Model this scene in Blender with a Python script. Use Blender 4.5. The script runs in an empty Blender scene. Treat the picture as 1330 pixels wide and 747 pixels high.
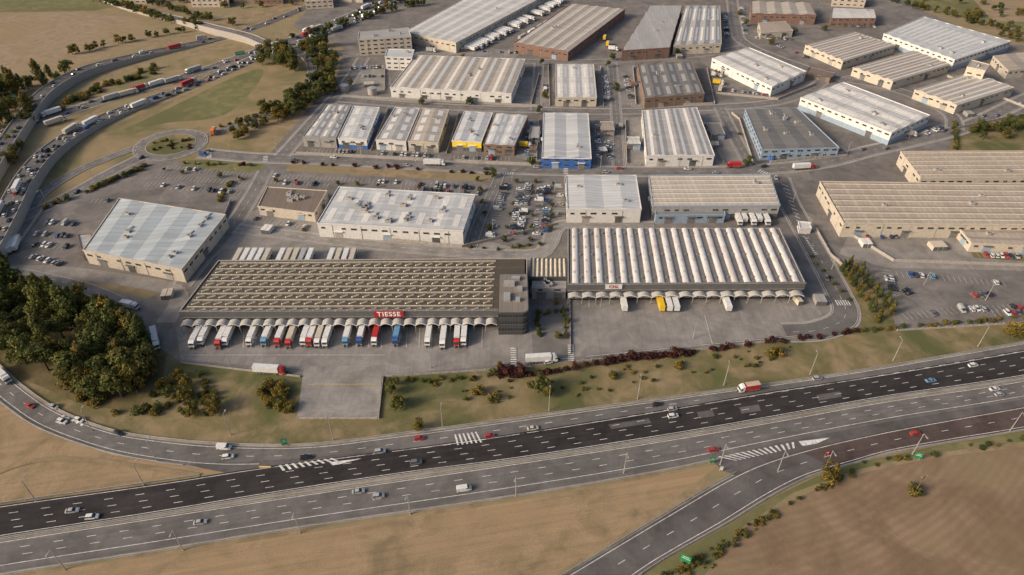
import bpy, math, random
from mathutils import Vector, Matrix
R=random.Random(11)
# ---------------------------------------------------------------- camera model / survey mapping to ground metres
F=24/36*1330.0; PT=math.radians(38.1); H=211.0
cp,sp=math.cos(PT),math.sin(PT)
def W(u,v,h=0.0):
    x=u-665.0; y=v-373.5
    t=(H-h)/(F*sp+y*cp)
    return Vector((x*t,(F*cp-y*sp)*t,h))
def wang(a,b):
    d=W(*b)-W(*a); return math.atan2(d.y,d.x)
sc=bpy.context.scene
# ---------------------------------------------------------------- materials
def newmat(name):
    m=bpy.data.materials.new(name); m.use_nodes=True
    nt=m.node_tree; b=nt.nodes['Principled BSDF']
    return m,nt,b
def N(nt,t,**k):
    n=nt.nodes.new(t)
    for a,c in k.items(): setattr(n,a,c)
    return n
def rgba(c): return (c[0],c[1],c[2],1)
def mixc(nt,fac,a,b,mode='MIX'):
    n=N(nt,'ShaderNodeMix',data_type='RGBA',blend_type=mode)
    if hasattr(fac,'is_linked'): nt.links.new(fac,n.inputs[0])
    else: n.inputs[0].default_value=fac
    for i,x in ((6,a),(7,b)):
        if hasattr(x,'is_linked'): nt.links.new(x,n.inputs[i])
        else: n.inputs[i].default_value=rgba(x)
    return n.outputs[2]
def noise(nt,vec,scale,detail=6,rough=.6,lo=.35,hi=.65,dist=0):
    n=N(nt,'ShaderNodeTexNoise'); n.inputs['Scale'].default_value=scale
    n.inputs['Detail'].default_value=detail; n.inputs['Roughness'].default_value=rough
    n.inputs['Distortion'].default_value=dist
    nt.links.new(vec,n.inputs['Vector'])
    r=N(nt,'ShaderNodeMapRange'); r.inputs['From Min'].default_value=lo; r.inputs['From Max'].default_value=hi
    nt.links.new(n.outputs[0],r.inputs['Value'])
    return r.outputs[0]
def pos(nt,rot=0,scale=(1,1,1)):
    g=N(nt,'ShaderNodeNewGeometry'); r=N(nt,'ShaderNodeMapping'); m=N(nt,'ShaderNodeMapping')
    r.inputs['Rotation'].default_value=(0,0,rot); m.inputs['Scale'].default_value=scale
    nt.links.new(g.outputs['Position'],r.inputs['Vector']); nt.links.new(r.outputs[0],m.inputs['Vector'])
    return m.outputs[0]
def math_(nt,op,a,b=None):
    n=N(nt,'ShaderNodeMath',operation=op)
    for i,x in ((0,a),(1,b)):
        if x is None: continue
        if hasattr(x,'is_linked'): nt.links.new(x,n.inputs[i])
        else: n.inputs[i].default_value=x
    return n.outputs[0]
def plain(name,c,rough=.6,metal=0,var=.12):
    m,nt,b=newmat(name)
    p=pos(nt); f=noise(nt,p,.8,4)
    nt.links.new(mixc(nt,f,[x*(1-var) for x in c],[min(1,x*(1+var)) for x in c]),b.inputs['Base Color'])
    b.inputs['Roughness'].default_value=rough; b.inputs['Metallic'].default_value=metal
    return m
def ground(name,c1,c2,c3,c4=None,s=(1.2,.12,.018),rough=.95,rot=0,st=(1,1,1),grain=.25,streak=0):
    m,nt,b=newmat(name); p=pos(nt,rot,st)
    a=mixc(nt,noise(nt,p,s[0],6,.75,.3,.7),c1,c2)
    a=mixc(nt,noise(nt,p,s[1],8,.65,.42,.62,.6),a,c3)
    if c4: a=mixc(nt,noise(nt,p,s[2],7,.62,.45,.6,.8),a,c4)
    p2=pos(nt); g=noise(nt,p2,2.6,3,.8,.25,.75)
    g=mixc(nt,g,(1-grain,)*3,(1+grain,)*3)
    a=mixc(nt,1.0,a,g,'MULTIPLY')
    if streak:
        p4=pos(nt,rot,(.03,1,1)); a=mixc(nt,1.0,a,mixc(nt,noise(nt,p4,.55,5,.7,.3,.7),(1-streak,)*3,(1+streak,)*3),'MULTIPLY')
    nt.links.new(a,b.inputs['Base Color'])
    b.inputs['Roughness'].default_value=rough; b.inputs['Specular IOR Level'].default_value=.15
    return m
def asphalt(name,c,var=.25,slab=0,rot=0,patch=.12,streak=0,srot=0):
    m,nt,b=newmat(name); p=pos(nt,rot)
    lo=[x*(1-var) for x in c]; hi=[x*(1+var) for x in c]
    a=mixc(nt,noise(nt,p,.09,8,.7,.35,.65,.5),lo,hi)
    v=N(nt,'ShaderNodeTexVoronoi',distance='CHEBYCHEV'); v.inputs['Scale'].default_value=.045
    nt.links.new(p,v.inputs['Vector'])
    s=N(nt,'ShaderNodeSeparateColor'); nt.links.new(v.outputs['Color'],s.inputs[0])
    a=mixc(nt,1.0,a,mixc(nt,s.outputs[0],(1-patch,)*3,(1+patch,)*3),'MULTIPLY')
    a=mixc(nt,1.0,a,mixc(nt,noise(nt,p,2.2,3,.8,.2,.8),(.84,)*3,(1.14,)*3),'MULTIPLY')
    if streak:
        p4=pos(nt,-srot,(.025,1,1)); a=mixc(nt,1.0,a,mixc(nt,noise(nt,p4,.6,4,.7,.3,.7),(1-streak,)*3,(1+streak,)*3),'MULTIPLY')
    a=mixc(nt,math_(nt,'MULTIPLY',noise(nt,p,.32,5,.7,.58,.75,1.5),.35),a,[x*.55 for x in c])
    if slab:
        sx=N(nt,'ShaderNodeSeparateXYZ'); nt.links.new(p,sx.inputs[0])
        f1=math_(nt,'LESS_THAN',math_(nt,'FRACT',math_(nt,'DIVIDE',sx.outputs[0],slab)),.035)
        f2=math_(nt,'LESS_THAN',math_(nt,'FRACT',math_(nt,'DIVIDE',sx.outputs[1],slab)),.035)
        a=mixc(nt,math_(nt,'MULTIPLY',math_(nt,'MAXIMUM',f1,f2),.4),a,[x*.5 for x in c])
    nt.links.new(a,b.inputs['Base Color'])
    b.inputs['Roughness'].default_value=.9; b.inputs['Specular IOR Level'].default_value=.2
    return m
def roofmat(name,c,ang,period=3.0,dirt=.3,line=.74,rough=.6):
    m,nt,b=newmat(name); p=pos(nt,-ang)
    sx=N(nt,'ShaderNodeSeparateXYZ'); nt.links.new(p,sx.inputs[0])
    q=math_(nt,'DIVIDE',sx.outputs[0],period)
    wn=N(nt,'ShaderNodeTexWhiteNoise',noise_dimensions='1D'); nt.links.new(math_(nt,'FLOOR',q),wn.inputs['W'])
    a=mixc(nt,wn.outputs['Value'],[x*.86 for x in c],[min(.9,x*1.06) for x in c])
    ln=math_(nt,'LESS_THAN',math_(nt,'FRACT',q),.14)
    a=mixc(nt,ln,a,[x*line for x in c])
    p2=pos(nt,-ang,(1,.15,1))
    a=mixc(nt,math_(nt,'MULTIPLY',noise(nt,p2,.5,7,.7,.42,.75),dirt),a,[c[0]*.45,c[1]*.42,c[2]*.38])
    p3=pos(nt); a=mixc(nt,math_(nt,'MULTIPLY',noise(nt,p3,.06,5,.6,.45,.65),dirt*.6),a,[c[0]*.6,c[1]*.55,c[2]*.48])
    nt.links.new(a,b.inputs['Base Color']); b.inputs['Roughness'].default_value=rough
    return m
def leafmat(name,c,hue=.35):
    m,nt,b=newmat(name)
    o=N(nt,'ShaderNodeObjectInfo'); p=pos(nt)
    a=mixc(nt,o.outputs['Random'],[c[0]*.75,c[1]*.85,c[2]*.8],[c[0]*(1+hue*1.3),c[1]*(1+hue*.6),c[2]])
    a=mixc(nt,noise(nt,p,1.1,3,.7,.3,.7),a,[c[0]*.7,c[1]*.7,c[2]*.7])
    nt.links.new(a,b.inputs['Base Color']); b.inputs['Roughness'].default_value=.8
    b.inputs['Specular IOR Level'].default_value=.15
    tr=N(nt,'ShaderNodeBsdfTranslucent'); nt.links.new(a,tr.inputs['Color'])
    mx=N(nt,'ShaderNodeMixShader'); mx.inputs[0].default_value=.35
    nt.links.new(b.outputs[0],mx.inputs[1]); nt.links.new(tr.outputs[0],mx.inputs[2])
    nt.links.new(mx.outputs[0],nt.nodes['Material Output'].inputs['Surface'])
    return m
def paint(name,c,rough=.3):
    m,nt,b=newmat(name); b.inputs['Roughness'].default_value=rough
    b.inputs['Coat Weight'].default_value=.3
    p=pos(nt); nt.links.new(mixc(nt,noise(nt,p,.7,3),[x*.85 for x in c],c),b.inputs['Base Color'])
    return m
RA=wang((200,695),(1000,565))
DRY=ground('dry_grass',(.245,.182,.108),(.31,.235,.145),(.195,.148,.086),(.225,.185,.105))
FIELD=ground('straw_field',(.265,.185,.108),(.33,.24,.148),(.19,.145,.085),(.29,.205,.12),rot=-RA,s=(1.0,.075,.02),streak=.14,grain=.3)
FIELD2=ground('straw_field_far',(.26,.195,.125),(.31,.238,.16),(.23,.175,.11),(.25,.19,.11),rot=.5,streak=.12)
VERGE=ground('verge_grass',(.14,.118,.056),(.185,.15,.076),(.25,.188,.11),(.095,.10,.04),s=(1.0,.09,.03),grain=.3)
GREEN=ground('green_grass',(.115,.125,.05),(.15,.15,.065),(.205,.17,.09),(.12,.118,.052))
MIXG=ground('loop_grass',(.205,.16,.087),(.25,.193,.11),(.28,.205,.12),(.15,.135,.064),s=(.8,.05,.02))
SHADEG=ground('shaded_wood_floor',(.07,.065,.03),(.11,.09,.045),(.15,.115,.06))  # undergrowth floor; shade below the trees is put into its dark colour
def plough(name):
    m,nt,b=newmat(name); p=pos(nt)
    w=N(nt,'ShaderNodeTexWave',wave_type='RINGS',rings_direction='Z'); w.inputs['Scale'].default_value=.13
    w.inputs['Distortion'].default_value=4; w.inputs['Detail'].default_value=4; w.inputs['Detail Scale'].default_value=.35
    mp=N(nt,'ShaderNodeMapping'); mp.inputs['Location'].default_value=(-40,-330,0); mp.inputs['Scale'].default_value=(1,.8,1)
    nt.links.new(p,mp.inputs['Vector']); nt.links.new(mp.outputs[0],w.inputs['Vector'])
    a=mixc(nt,noise(nt,p,.05,8,.65,.4,.62,.7),(.165,.108,.064),(.25,.17,.105))
    a=mixc(nt,math_(nt,'MULTIPLY',w.outputs['Fac'],.3),a,(.13,.086,.052))
    a=mixc(nt,math_(nt,'MULTIPLY',noise(nt,p,.02,5,.6,.5,.62),.6),a,(.20,.155,.08))
    a=mixc(nt,1.0,a,mixc(nt,noise(nt,p,2.,4,.8,.25,.75),(.75,)*3,(1.22,)*3),'MULTIPLY')
    nt.links.new(a,b.inputs['Base Color']); b.inputs['Roughness'].default_value=1
    return m
PLOUGH=plough('ploughed_soil')
LOT=asphalt('lot_asphalt',(.165,.15,.138))
LOT2=asphalt('lot_concrete',(.235,.215,.195),slab=6)
YARD=asphalt('yard_asphalt',(.215,.20,.186),patch=.05,streak=.10,srot=math.pi/2)
YARDS=asphalt('yard_slabs',(.24,.223,.205),slab=5,rot=.1,patch=.05)
STREET=asphalt('street_asphalt',(.16,.148,.14),patch=.05)
ROADG=asphalt('motorway_grey',(.13,.121,.115),patch=.04,rot=RA,streak=.14,srot=RA)
ROADL=asphalt('link_road_grey',(.125,.117,.11),patch=.05)
ROADD=asphalt('motorway_dark',(.033,.029,.029),patch=.08,rot=RA,var=.3,streak=.22,srot=RA)
ROADR=asphalt('ramp_maroon',(.085,.062,.056),patch=.08,rot=RA,streak=.15,srot=RA)
RAMP=asphalt('ramp_grey',(.10,.093,.09),patch=.08,rot=RA)
PAVE=ground('pavement_concrete',(.30,.275,.25),(.35,.32,.295),(.26,.24,.22))
SHOULDER=ground('shoulder_gravel',(.28,.25,.205),(.34,.31,.26),(.22,.185,.14))
WHITE=plain('road_paint',(.56,.545,.52),.7,var=.3)
YEL=plain('yellow_paint',(.65,.42,.05),.7)
LETTER=plain('letter_white',(.8,.79,.77),.6,var=.03)
CONC=plain('concrete',(.33,.30,.27),.9)
CONCD=plain('concrete_dark',(.18,.168,.155),.9)
WALLW=plain('wall_white',(.60,.58,.55),.7,var=.1); WALLG=plain('wall_grey',(.29,.28,.27),.7); WALLC=plain('wall_cream',(.48,.42,.34),.8)
WALLB=plain('wall_blue',(.035,.12,.36),.5); WALLLB=plain('wall_pale_blue',(.26,.33,.41),.6); WALLY=plain('wall_yellow',(.78,.56,.03),.6)
BRICK=plain('brick',(.19,.112,.085),.9,var=.2); BROWN=plain('wall_brown',(.20,.13,.09),.8); DARKB=plain('wall_charcoal',(.055,.054,.056),.5)
GREYD=plain('fascia_grey',(.10,.098,.098),.5)
GLASS=paint('window_glass',(.035,.042,.05),.12)
RAIL=plain('galvanised_steel',(.42,.41,.39),.45,.4)
DARK=plain('rubber_dark',(.02,.02,.02),.8); SHAFT=plain('door_grey',(.16,.155,.15),.7)  # second material is a plain grey for some hall doors
CREAM=plain('skylight_cream',(.58,.50,.36),.5,var=.2); SKYW=plain('skylight_white',(.60,.575,.54),.45,var=.12); SKYP=plain('skylight_pink',(.46,.38,.33),.5,var=.15)
CANO=plain('canopy_sheet',(.38,.37,.35),.6,var=.15)
def barrelmat():
    m,nt,b=newmat('barrel_skylight'); p=pos(nt)
    a=mixc(nt,noise(nt,p,.25,5,.7,.35,.65),(.62,.60,.575),(.50,.47,.44))
    a=mixc(nt,math_(nt,'MULTIPLY',noise(nt,pos(nt,0,(1,.35,1)),.09,4,.6,.5,.68),.7),a,(.42,.34,.29))
    nt.links.new(a,b.inputs['Base Color']); b.inputs['Roughness'].default_value=.45; return m
BARREL=barrelmat()
RED=paint('sign_red',(.38,.012,.02),.6); GREENS=paint('sign_green',(.01,.22,.09),.5)
BARK=plain('bark',(.10,.075,.05),.95)
L1=[leafmat('leaf_green_a',(.125,.145,.045)),leafmat('leaf_green_b',(.085,.105,.032)),leafmat('leaf_green_c',(.18,.175,.055))]
L2=[leafmat('leaf_olive_a',(.18,.155,.045),.5),leafmat('leaf_olive_b',(.11,.108,.034),.5),leafmat('leaf_yellow',(.28,.20,.045),.5)]
L3=[leafmat('leaf_plum_a',(.085,.035,.034),.3),leafmat('leaf_plum_b',(.05,.022,.023),.3),leafmat('leaf_plum_c',(.13,.05,.04),.3)]
LD=[leafmat('leaf_dark_a',(.09,.11,.038),.4),leafmat('leaf_dark_b',(.058,.076,.027),.4),leafmat('leaf_dark_c',(.13,.14,.05),.4)]
# ---------------------------------------------------------------- mesh builder
class MB:
    def __init__(s): s.v=[];s.f=[];s.m=[];s.mats=[]
    def mi(s,m):
        if m not in s.mats: s.mats.append(m)
        return s.mats.index(m)
    def face(s,pts,mat):
        n=len(s.v); s.v.extend([tuple(p) for p in pts]); s.f.append(tuple(range(n,n+len(pts)))); s.m.append(s.mi(mat))
    def box(s,c,hx,hy,hz,mat,ux=(1,0),top=None):
        ux=Vector((ux[0],ux[1],0)).normalized(); uy=Vector((-ux.y,ux.x,0)); c=Vector(c)
        def P(i,j,k): return c+ux*hx*i+uy*hy*j+Vector((0,0,hz*k))
        for q,tp in (([(-1,-1,1),(1,-1,1),(1,1,1),(-1,1,1)],1),([(-1,1,-1),(1,1,-1),(1,-1,-1),(-1,-1,-1)],0),([(-1,-1,-1),(1,-1,-1),(1,-1,1),(-1,-1,1)],0),
                  ([(1,-1,-1),(1,1,-1),(1,1,1),(1,-1,1)],0),([(1,1,-1),(-1,1,-1),(-1,1,1),(1,1,1)],0),([(-1,1,-1),(-1,-1,-1),(-1,-1,1),(-1,1,1)],0)):
            s.face([P(*a) for a in q], top if (tp and top) else mat)
    def cyl(s,c,r,h,mat,n=10,axis='z',r2=None):
        c=Vector(c); r2=r if r2 is None else r2
        def P(a,k,rr):
            x,y=math.cos(a)*rr,math.sin(a)*rr
            if axis=='z': return c+Vector((x,y,k))
            if axis=='y': return c+Vector((x,k,y))
            return c+Vector((k,x,y))
        A=[2*math.pi*i/n for i in range(n)]
        b=[P(a,0,r) for a in A]; t=[P(a,h,r2) for a in A]
        for i in range(n): s.face([b[i],b[(i+1)%n],t[(i+1)%n],t[i]],mat)
        s.face(t,mat); s.face(b[::-1],mat)
    def prism(s,poly,z0,z1,mat,top=None):
        n=len(poly)
        for i in range(n):
            a,b=poly[i],poly[(i+1)%n]
            s.face([(a[0],a[1],z0),(b[0],b[1],z0),(b[0],b[1],z1),(a[0],a[1],z1)],mat)
        s.face([(p[0],p[1],z1) for p in poly],top or mat)
    def mesh(s,name):
        me=bpy.data.meshes.new(name); me.from_pydata(s.v,[],s.f)
        for m in s.mats: me.materials.append(m)
        me.polygons.foreach_set('material_index',s.m); me.update(); return me
    def build(s,name,parent=None):
        if not s.f: return None
        ob=bpy.data.objects.new(name,s.mesh(name)); sc.collection.objects.link(ob)
        if parent:
            ob.parent=parent; ob.matrix_parent_inverse=Matrix.Translation(-parent.location)
        return ob
def empty(name,loc):
    e=bpy.data.objects.new(name,None); e.location=loc; e.empty_display_size=2; sc.collection.objects.link(e); return e
def inst(name,me,loc,rz=0,s=1):
    o=bpy.data.objects.new(name,me); o.location=loc; o.rotation_euler=(0,0,rz)
    o.scale=(s,s,s) if not isinstance(s,tuple) else s; sc.collection.objects.link(o); return o
ZC=[0.0]
def nz():
    ZC[0]+=.003; return ZC[0]
def catmull(P,n=8):
    out=[]
    for i in range(len(P)-1):
        p0=P[max(0,i-1)];p1=P[i];p2=P[i+1];p3=P[min(len(P)-1,i+2)]
        for k in range(n):
            t=k/n
            out.append(.5*((2*p1)+(p2-p0)*t+(2*p0-5*p1+4*p2-p3)*t*t+(3*p1-p0-3*p2+p3)*t**3))
    out.append(P[-1].copy()); return out
def resample(P,step):
    out=[P[0].copy()]; need=step
    for a,b in zip(P,P[1:]):
        L=(b-a).length
        if L<1e-6: continue
        d=need
        while d<=L:
            out.append(a.lerp(b,d/L)); d+=step
        need=d-L
    out.append(P[-1].copy()); return out
def normals(P):
    o=[]
    for i in range(len(P)):
        d=P[min(i+1,len(P)-1)]-P[max(i-1,0)]; d.z=0
        d.normalize(); o.append(Vector((-d.y,d.x,0)))
    return o
def offset(P,d):
    n=normals(P); return [p+m*d for p,m in zip(P,n)]
def strip(mb,P,w,mat,z,dash=None,ph=0):
    step=1.5 if dash else 3.0
    Q=resample(P,step); n=normals(Q)
    for i in range(len(Q)-1):
        if dash:
            k=(i+ph)%(dash[0]+dash[1])
            if k>=dash[0]: continue
        a,b=Q[i],Q[i+1]; za=Vector((0,0,z))
        mb.face([a-n[i]*w/2+za,b-n[i+1]*w/2+za,b+n[i+1]*w/2+za,a+n[i]*w/2+za],mat)
def sheet(name,px,mat,smooth=False):
    P=[W(*p) for p in px]
    if smooth: P=catmull(P+[P[0]],5)[:-1]
    z=nz(); mb=MB(); mb.face([(p.x,p.y,z) for p in P],mat); return mb.build(name)
MARK=[]
def road(name,px,w,mat,lines=True,pave=0,hs=None,dash=True,shoulder=0):
    hs=hs or [0]*len(px)
    P=catmull([W(u,v,h) for (u,v),h in zip(px,hs)],8)
    def rib(nm,ww,mt):
        z=nz(); mb=MB(); n=normals(P)
        for i in range(len(P)-1):
            a,b=P[i],P[i+1]; Z=Vector((0,0,z))
            mb.face([a-n[i]*ww/2+Z,b-n[i+1]*ww/2+Z,b+n[i+1]*ww/2+Z,a+n[i]*ww/2+Z],mt)
            if max(hs)>0 and nm==name:
                for sg in (-1,1):
                    a0=a+n[i]*sg*(ww/2+.15); b0=b+n[i+1]*sg*(ww/2+.15)
                    if a.z>.4 or b.z>.4:
                        mb.face([(a0.x,a0.y,0),(b0.x,b0.y,0),(b0.x,b0.y,b0.z+.8),(a0.x,a0.y,a0.z+.8)],CONC)
                        a1=a+n[i]*sg*(ww/2-.2); b1=b+n[i+1]*sg*(ww/2-.2)
                        mb.face([(a0.x,a0.y,a0.z+.8),(b0.x,b0.y,b0.z+.8),(b1.x,b1.y,b1.z+.8),(a1.x,a1.y,a1.z+.8)],CONC)
                        mb.face([(a1.x,a1.y,a1.z),(b1.x,b1.y,b1.z),(b1.x,b1.y,b1.z+.8),(a1.x,a1.y,a1.z+.8)],CONC)
        mb.build(nm)
    if pave: rib('pavement',w+pave*2,PAVE)
    if shoulder: rib('road_shoulder',w+shoulder*2,SHOULDER)
    rib(name,w,mat)
    if lines: MARK.append((P,w,dash))
    return P
def pairroad(name,pairs,mat,n=8):
    A=catmull([W(*a) for a,b in pairs],n); B=catmull([W(*b) for a,b in pairs],n)
    z=nz(); mb=MB(); Z=Vector((0,0,z))
    for i in range(len(A)-1): mb.face([B[i]+Z,B[i+1]+Z,A[i+1]+Z,A[i]+Z],mat)
    mb.build(name); return A,B
def frac(A,B,f): return [a.lerp(b,f) for a,b in zip(A,B)]
def fromto(P,Q0,Q1):
    i=min(range(len(P)),key=lambda k:(P[k]-Q0).length); j=min(range(len(P)),key=lambda k:(P[k]-Q1).length)
    return P[min(i,j):max(i,j)+1]
# ---------------------------------------------------------------- ground
g=MB(); g.face([(-9000,-6000,0),(9000,-6000,0),(9000,14000,0),(-9000,14000,0)],DRY); g.build('ground')
sheet('field',[(-400,10),(-60,12),(60,14),(170,22),(212,42),(190,58),(110,82),(60,104),(0,108),(-300,110)],FIELD2)
sheet('grass_meadow',[(-200,-30),(170,-30),(165,5),(125,14),(20,16),(-200,14)],GREEN)
sheet('field',[(-300,545),(-10,520),(60,560),(150,590),(300,612),(150,632),(0,652),(-300,690)],FIELD)
sheet('field',[(-300,1100),(-300,790),(0,752),(200,722),(400,692),(665,652),(860,618),(935,603),(860,660),(730,740),(600,900),(500,1100)],FIELD)
sheet('ploughed_field',[(890,1000),(918,747),(935,712),(975,680),(1040,645),(1120,615),(1220,594),(1330,580),(1550,548),(2200,640),(1900,1100)],PLOUGH,True)
sheet('grass_verge',[(190,440),(235,470),(392,488),(690,470),(1050,432),(1330,418),(1600,380),(1600,398),(1330,446),(1100,486),(880,517),(640,550),(520,566),(400,580),(290,580),(200,571),(140,561),(75,538),(0,480),(0,420)],VERGE)
sheet('shaded_wood_floor',[(-120,360),(60,372),(195,415),(215,470),(190,525),(120,528),(60,505),(-20,470),(-120,420)],SHADEG,True)
sheet('grass_verge',[(800,800),(830,748),(885,716),(945,683),(1005,646),(1060,619),(1120,600),(1250,572),(1330,559),(1600,515),(1600,535),(1330,574),(1200,590),(1110,611),(1030,640),(960,688),(915,747),(900,800)],GREEN)
sheet('loop_meadow',[(-20,330),(10,290),(45,240),(80,195),(200,140),(330,85),(345,60),(420,40),(440,80),(420,125),(370,150),(340,205),(260,205),(90,255),(30,290)],MIXG)
sheet('grass_meadow',[(160,168),(200,150),(300,102),(340,90),(332,112),(290,150),(215,160),(175,172)],GREEN,True)
sheet('grass_patch',[(60,160),(100,120),(200,85),(320,55),(330,70),(250,95),(150,130),(70,170)],MIXG)
sheet('industrial_ground',[(-40,380),(20,300),(60,262),(185,208),(340,212),(385,160),(440,95),(445,60),(380,35),(460,-60),(1130,-60),(1190,10),(1300,58),(1500,110),(1700,200),(1600,380),(1330,418),(1160,428),(1100,428),(1050,437),(745,470),(690,476),(495,490),(390,488),(235,470),(190,440),(165,405),(60,365),(-40,360)],LOT)
sheet('grass_patch',[(240,208),(330,208),(342,218),(300,228),(240,222)],GREEN,True)
sheet('grass_patch',[(375,213),(640,226),(636,236),(520,231),(372,222)],DRY)
sheet('grass_patch',[(1240,160),(1400,140),(1420,196),(1232,196)],VERGE)
sheet('grass_meadow',[(1110,-60),(1600,-60),(1600,60),(1330,40),(1250,22),(1180,2)],GREEN)
sheet('bare_field',[(1260,-5),(1400,-8),(1400,30),(1290,28)],FIELD2)
sheet('grass_patch',[(1058,325),(1072,325),(1165,400),(1160,428),(1120,428),(1115,405)],VERGE)
sheet('grass_patch',[(1170,385),(1330,370),(1330,385),(1190,398)],DRY)
sheet('grass_patch',[(1210,330),(1340,325),(1340,345),(1230,340)],VERGE)
sheet('grass_patch',[(90,355),(190,362),(230,372),(190,388),(60,362)],DRY)
sheet('grass_patch',[(640,318),(700,322),(696,332),(636,328)],VERGE)
# lots
sheet('parking_lot',[(205,214),(335,226),(312,262),(155,248)],LOT)
sheet('parking_lot',[(350,224),(636,240),(630,256),(345,242)],LOT)
sheet('parking_lot',[(642,228),(733,230),(735,285),(712,322),(612,320)],STREET)
sheet('lot',[(300,285),(335,272),(600,305),(700,330),(690,336),(280,338)],LOT2)
sheet('yard',[(740,386),(1050,386),(1068,408),(1045,434),(745,464)],YARD)
sheet('yard',[(228,425),(692,425),(694,470),(500,488),(235,468)],YARD)
sheet('yard',[(395,476),(497,474),(492,542),(386,542)],YARDS)
sheet('yard',[(690,390),(742,390),(745,468),(692,474)],STREET)
sheet('lot',[(1105,300),(1245,300),(1265,335),(1340,340),(1340,352),(1150,348),(1090,330)],LOT2)
sheet('parking_lot',[(1135,350),(1330,362),(1500,380),(1500,400),(1330,412),(1165,425)],LOT)
sheet('lot',[(-40,345),(60,262),(150,262),(110,350),(60,362)],LOT)
sheet('lot',[(640,100),(720,100),(718,135),(630,132)],LOT2)
for q in ([(680,155),(703,155),(702,212),(670,205)],[(768,155),(800,155),(803,215),(770,215)],[(806,152),(835,152),(840,215),(808,215)],[(905,150),(945,150),(968,213),(930,213)],[(776,85),(826,85),(838,135),(778,138)],[(540,52),(600,58),(680,68),(668,76),(540,70)],[(450,95),(505,85),(510,120),(455,125)]):
    sheet('lot',q,LOT2 if R.random()<.5 else YARD)
# ---------------------------------------------------------------- streets
S_main=road('street',[(262,199),(330,205),(430,208),(560,215),(700,221),(850,223),(960,222),(1060,213),(1130,196),(1200,180),(1260,163),(1330,130),(1450,75)],11,STREET,pave=2)
road('street',[(436,128),(500,134),(600,140),(700,143),(800,145),(900,141),(1000,134),(1050,118),(1075,100)],9,STREET,pave=1.5)
road('street',[(366,203),(400,165),(432,130),(458,98),(472,75)],9,STREET,pave=1.5)
road('street',[(640,78),(700,80),(800,79),(920,70),(970,60)],9,STREET,pave=1)
road('street',[(947,-40),(955,30),(970,58),(1050,90),(1085,101),(1150,113),(1200,130),(1235,150),(1240,168)],10,STREET,pave=1.5)
road('street',[(935,140),(950,170),(975,216)],8,STREET,pave=1)
road('street',[(795,82),(800,145),(804,216)],7,STREET,pave=1)
road('street',[(700,82),(696,143)],7,STREET,pave=1)
road('street',[(1090,107),(1130,92),(1200,70),(1280,60),(1350,62)],8,STREET)
S_r=road('street',[(1012,230),(1024,262),(1045,300),(1070,345),(1088,380),(1098,402),(1092,418),(1060,430),(1020,432)],12,ROADL,pave=1)
road('service_road',[(345,222),(330,250),(308,285),(285,315),(262,338),(235,372)],9,STREET,pave=1)
road('service_road',[(306,297),(380,306),(500,320),(600,328),(690,331),(712,318),(722,298),(745,291),(850,294)],8,YARDS,pave=1)
road('service_road',[(650,226),(640,250),(622,290),(612,322)],7,STREET)
road('service_road',[(170,400),(120,378),(60,362),(0,352),(-60,350)],8,STREET)
road('service_road',[(0,352),(60,352),(150,362),(230,380),(215,420)],9,LOT2,lines=False)
S_d=road('road',[(186,203),(140,226),(90,254),(30,283),(-30,312),(-120,350)],9,STREET,pave=1)
S_c=road('motorway_link',[(-120,215),(-30,185),(50,158),(130,132),(200,112),(270,90),(330,68),(400,44),(470,14),(540,-20)],13,ROADL,shoulder=1.5)
S_b=road('motorway_viaduct',[(-90,420),(-25,335),(5,283),(28,238),(52,206),(82,182),(125,158),(180,136),(240,115),(300,90),(350,68),(400,52),(470,24),(560,-20)],12,ROADL,hs=[7,7,7,6.5,5.5,4,2.5,1,0,0,0,0,0,0],shoulder=0)
S_a=road('motorway_ramp',[(-120,370),(-40,260),(-12,215),(8,185),(32,150),(62,116),(110,90),(180,72),(240,60),(300,46),(360,25),(430,-5),(480,-30)],11,RAMP,hs=[6,6,6,6,6,6,5,3,1,0,0,0,0])
S_o=road('overpass_road',[(90,-20),(160,8),(230,24),(280,36),(320,46),(350,58),(372,62)],9,STREET,hs=[0,1,3,5.5,5.5,4,2.5])
S_e=road('slip_road',[(262,177),(310,163),(355,146),(390,124),(405,98),(400,76),(372,62)],8,STREET,hs=[0,0,0,0,0,1,2.5],pave=0)
road('road',[(372,62),(420,66),(445,70),(472,75)],8,STREET,hs=[2.5,1,0,0])
S_f=road('road',[(182,190),(110,218),(60,248),(40,270)],8,STREET)
road('dirt_track',[(-60,640),(40,600),(130,600),(260,618)],2.0,DRY,lines=False)
# roundabout
c=W(222,188); z=nz()
def disc(name,c,r,mat,z,h=0,n=48):
    mb=MB(); mb.prism([(c.x+math.cos(2*math.pi*i/n)*r,c.y+math.sin(2*math.pi*i/n)*r) for i in range(n)],z-.001 if h==0 else 0,z+h,PAVE,mat); return mb.build(name)
disc('pavement',c,24.2,PAVE,nz()); disc('roundabout_road',c,23.4,STREET,nz()); z=nz()
disc('roundabout_kerb',c,16.4,PAVE,z,.12); disc('roundabout_island',c,15.8,VERGE,z,.16)
mk=MB(); ring=[c+Vector((math.cos(a*math.pi/40)*22.3,math.sin(a*math.pi/40)*22.3,0)) for a in range(81)]
strip(mk,ring,.2,WHITE,nz(),(2,2)); 
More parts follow.
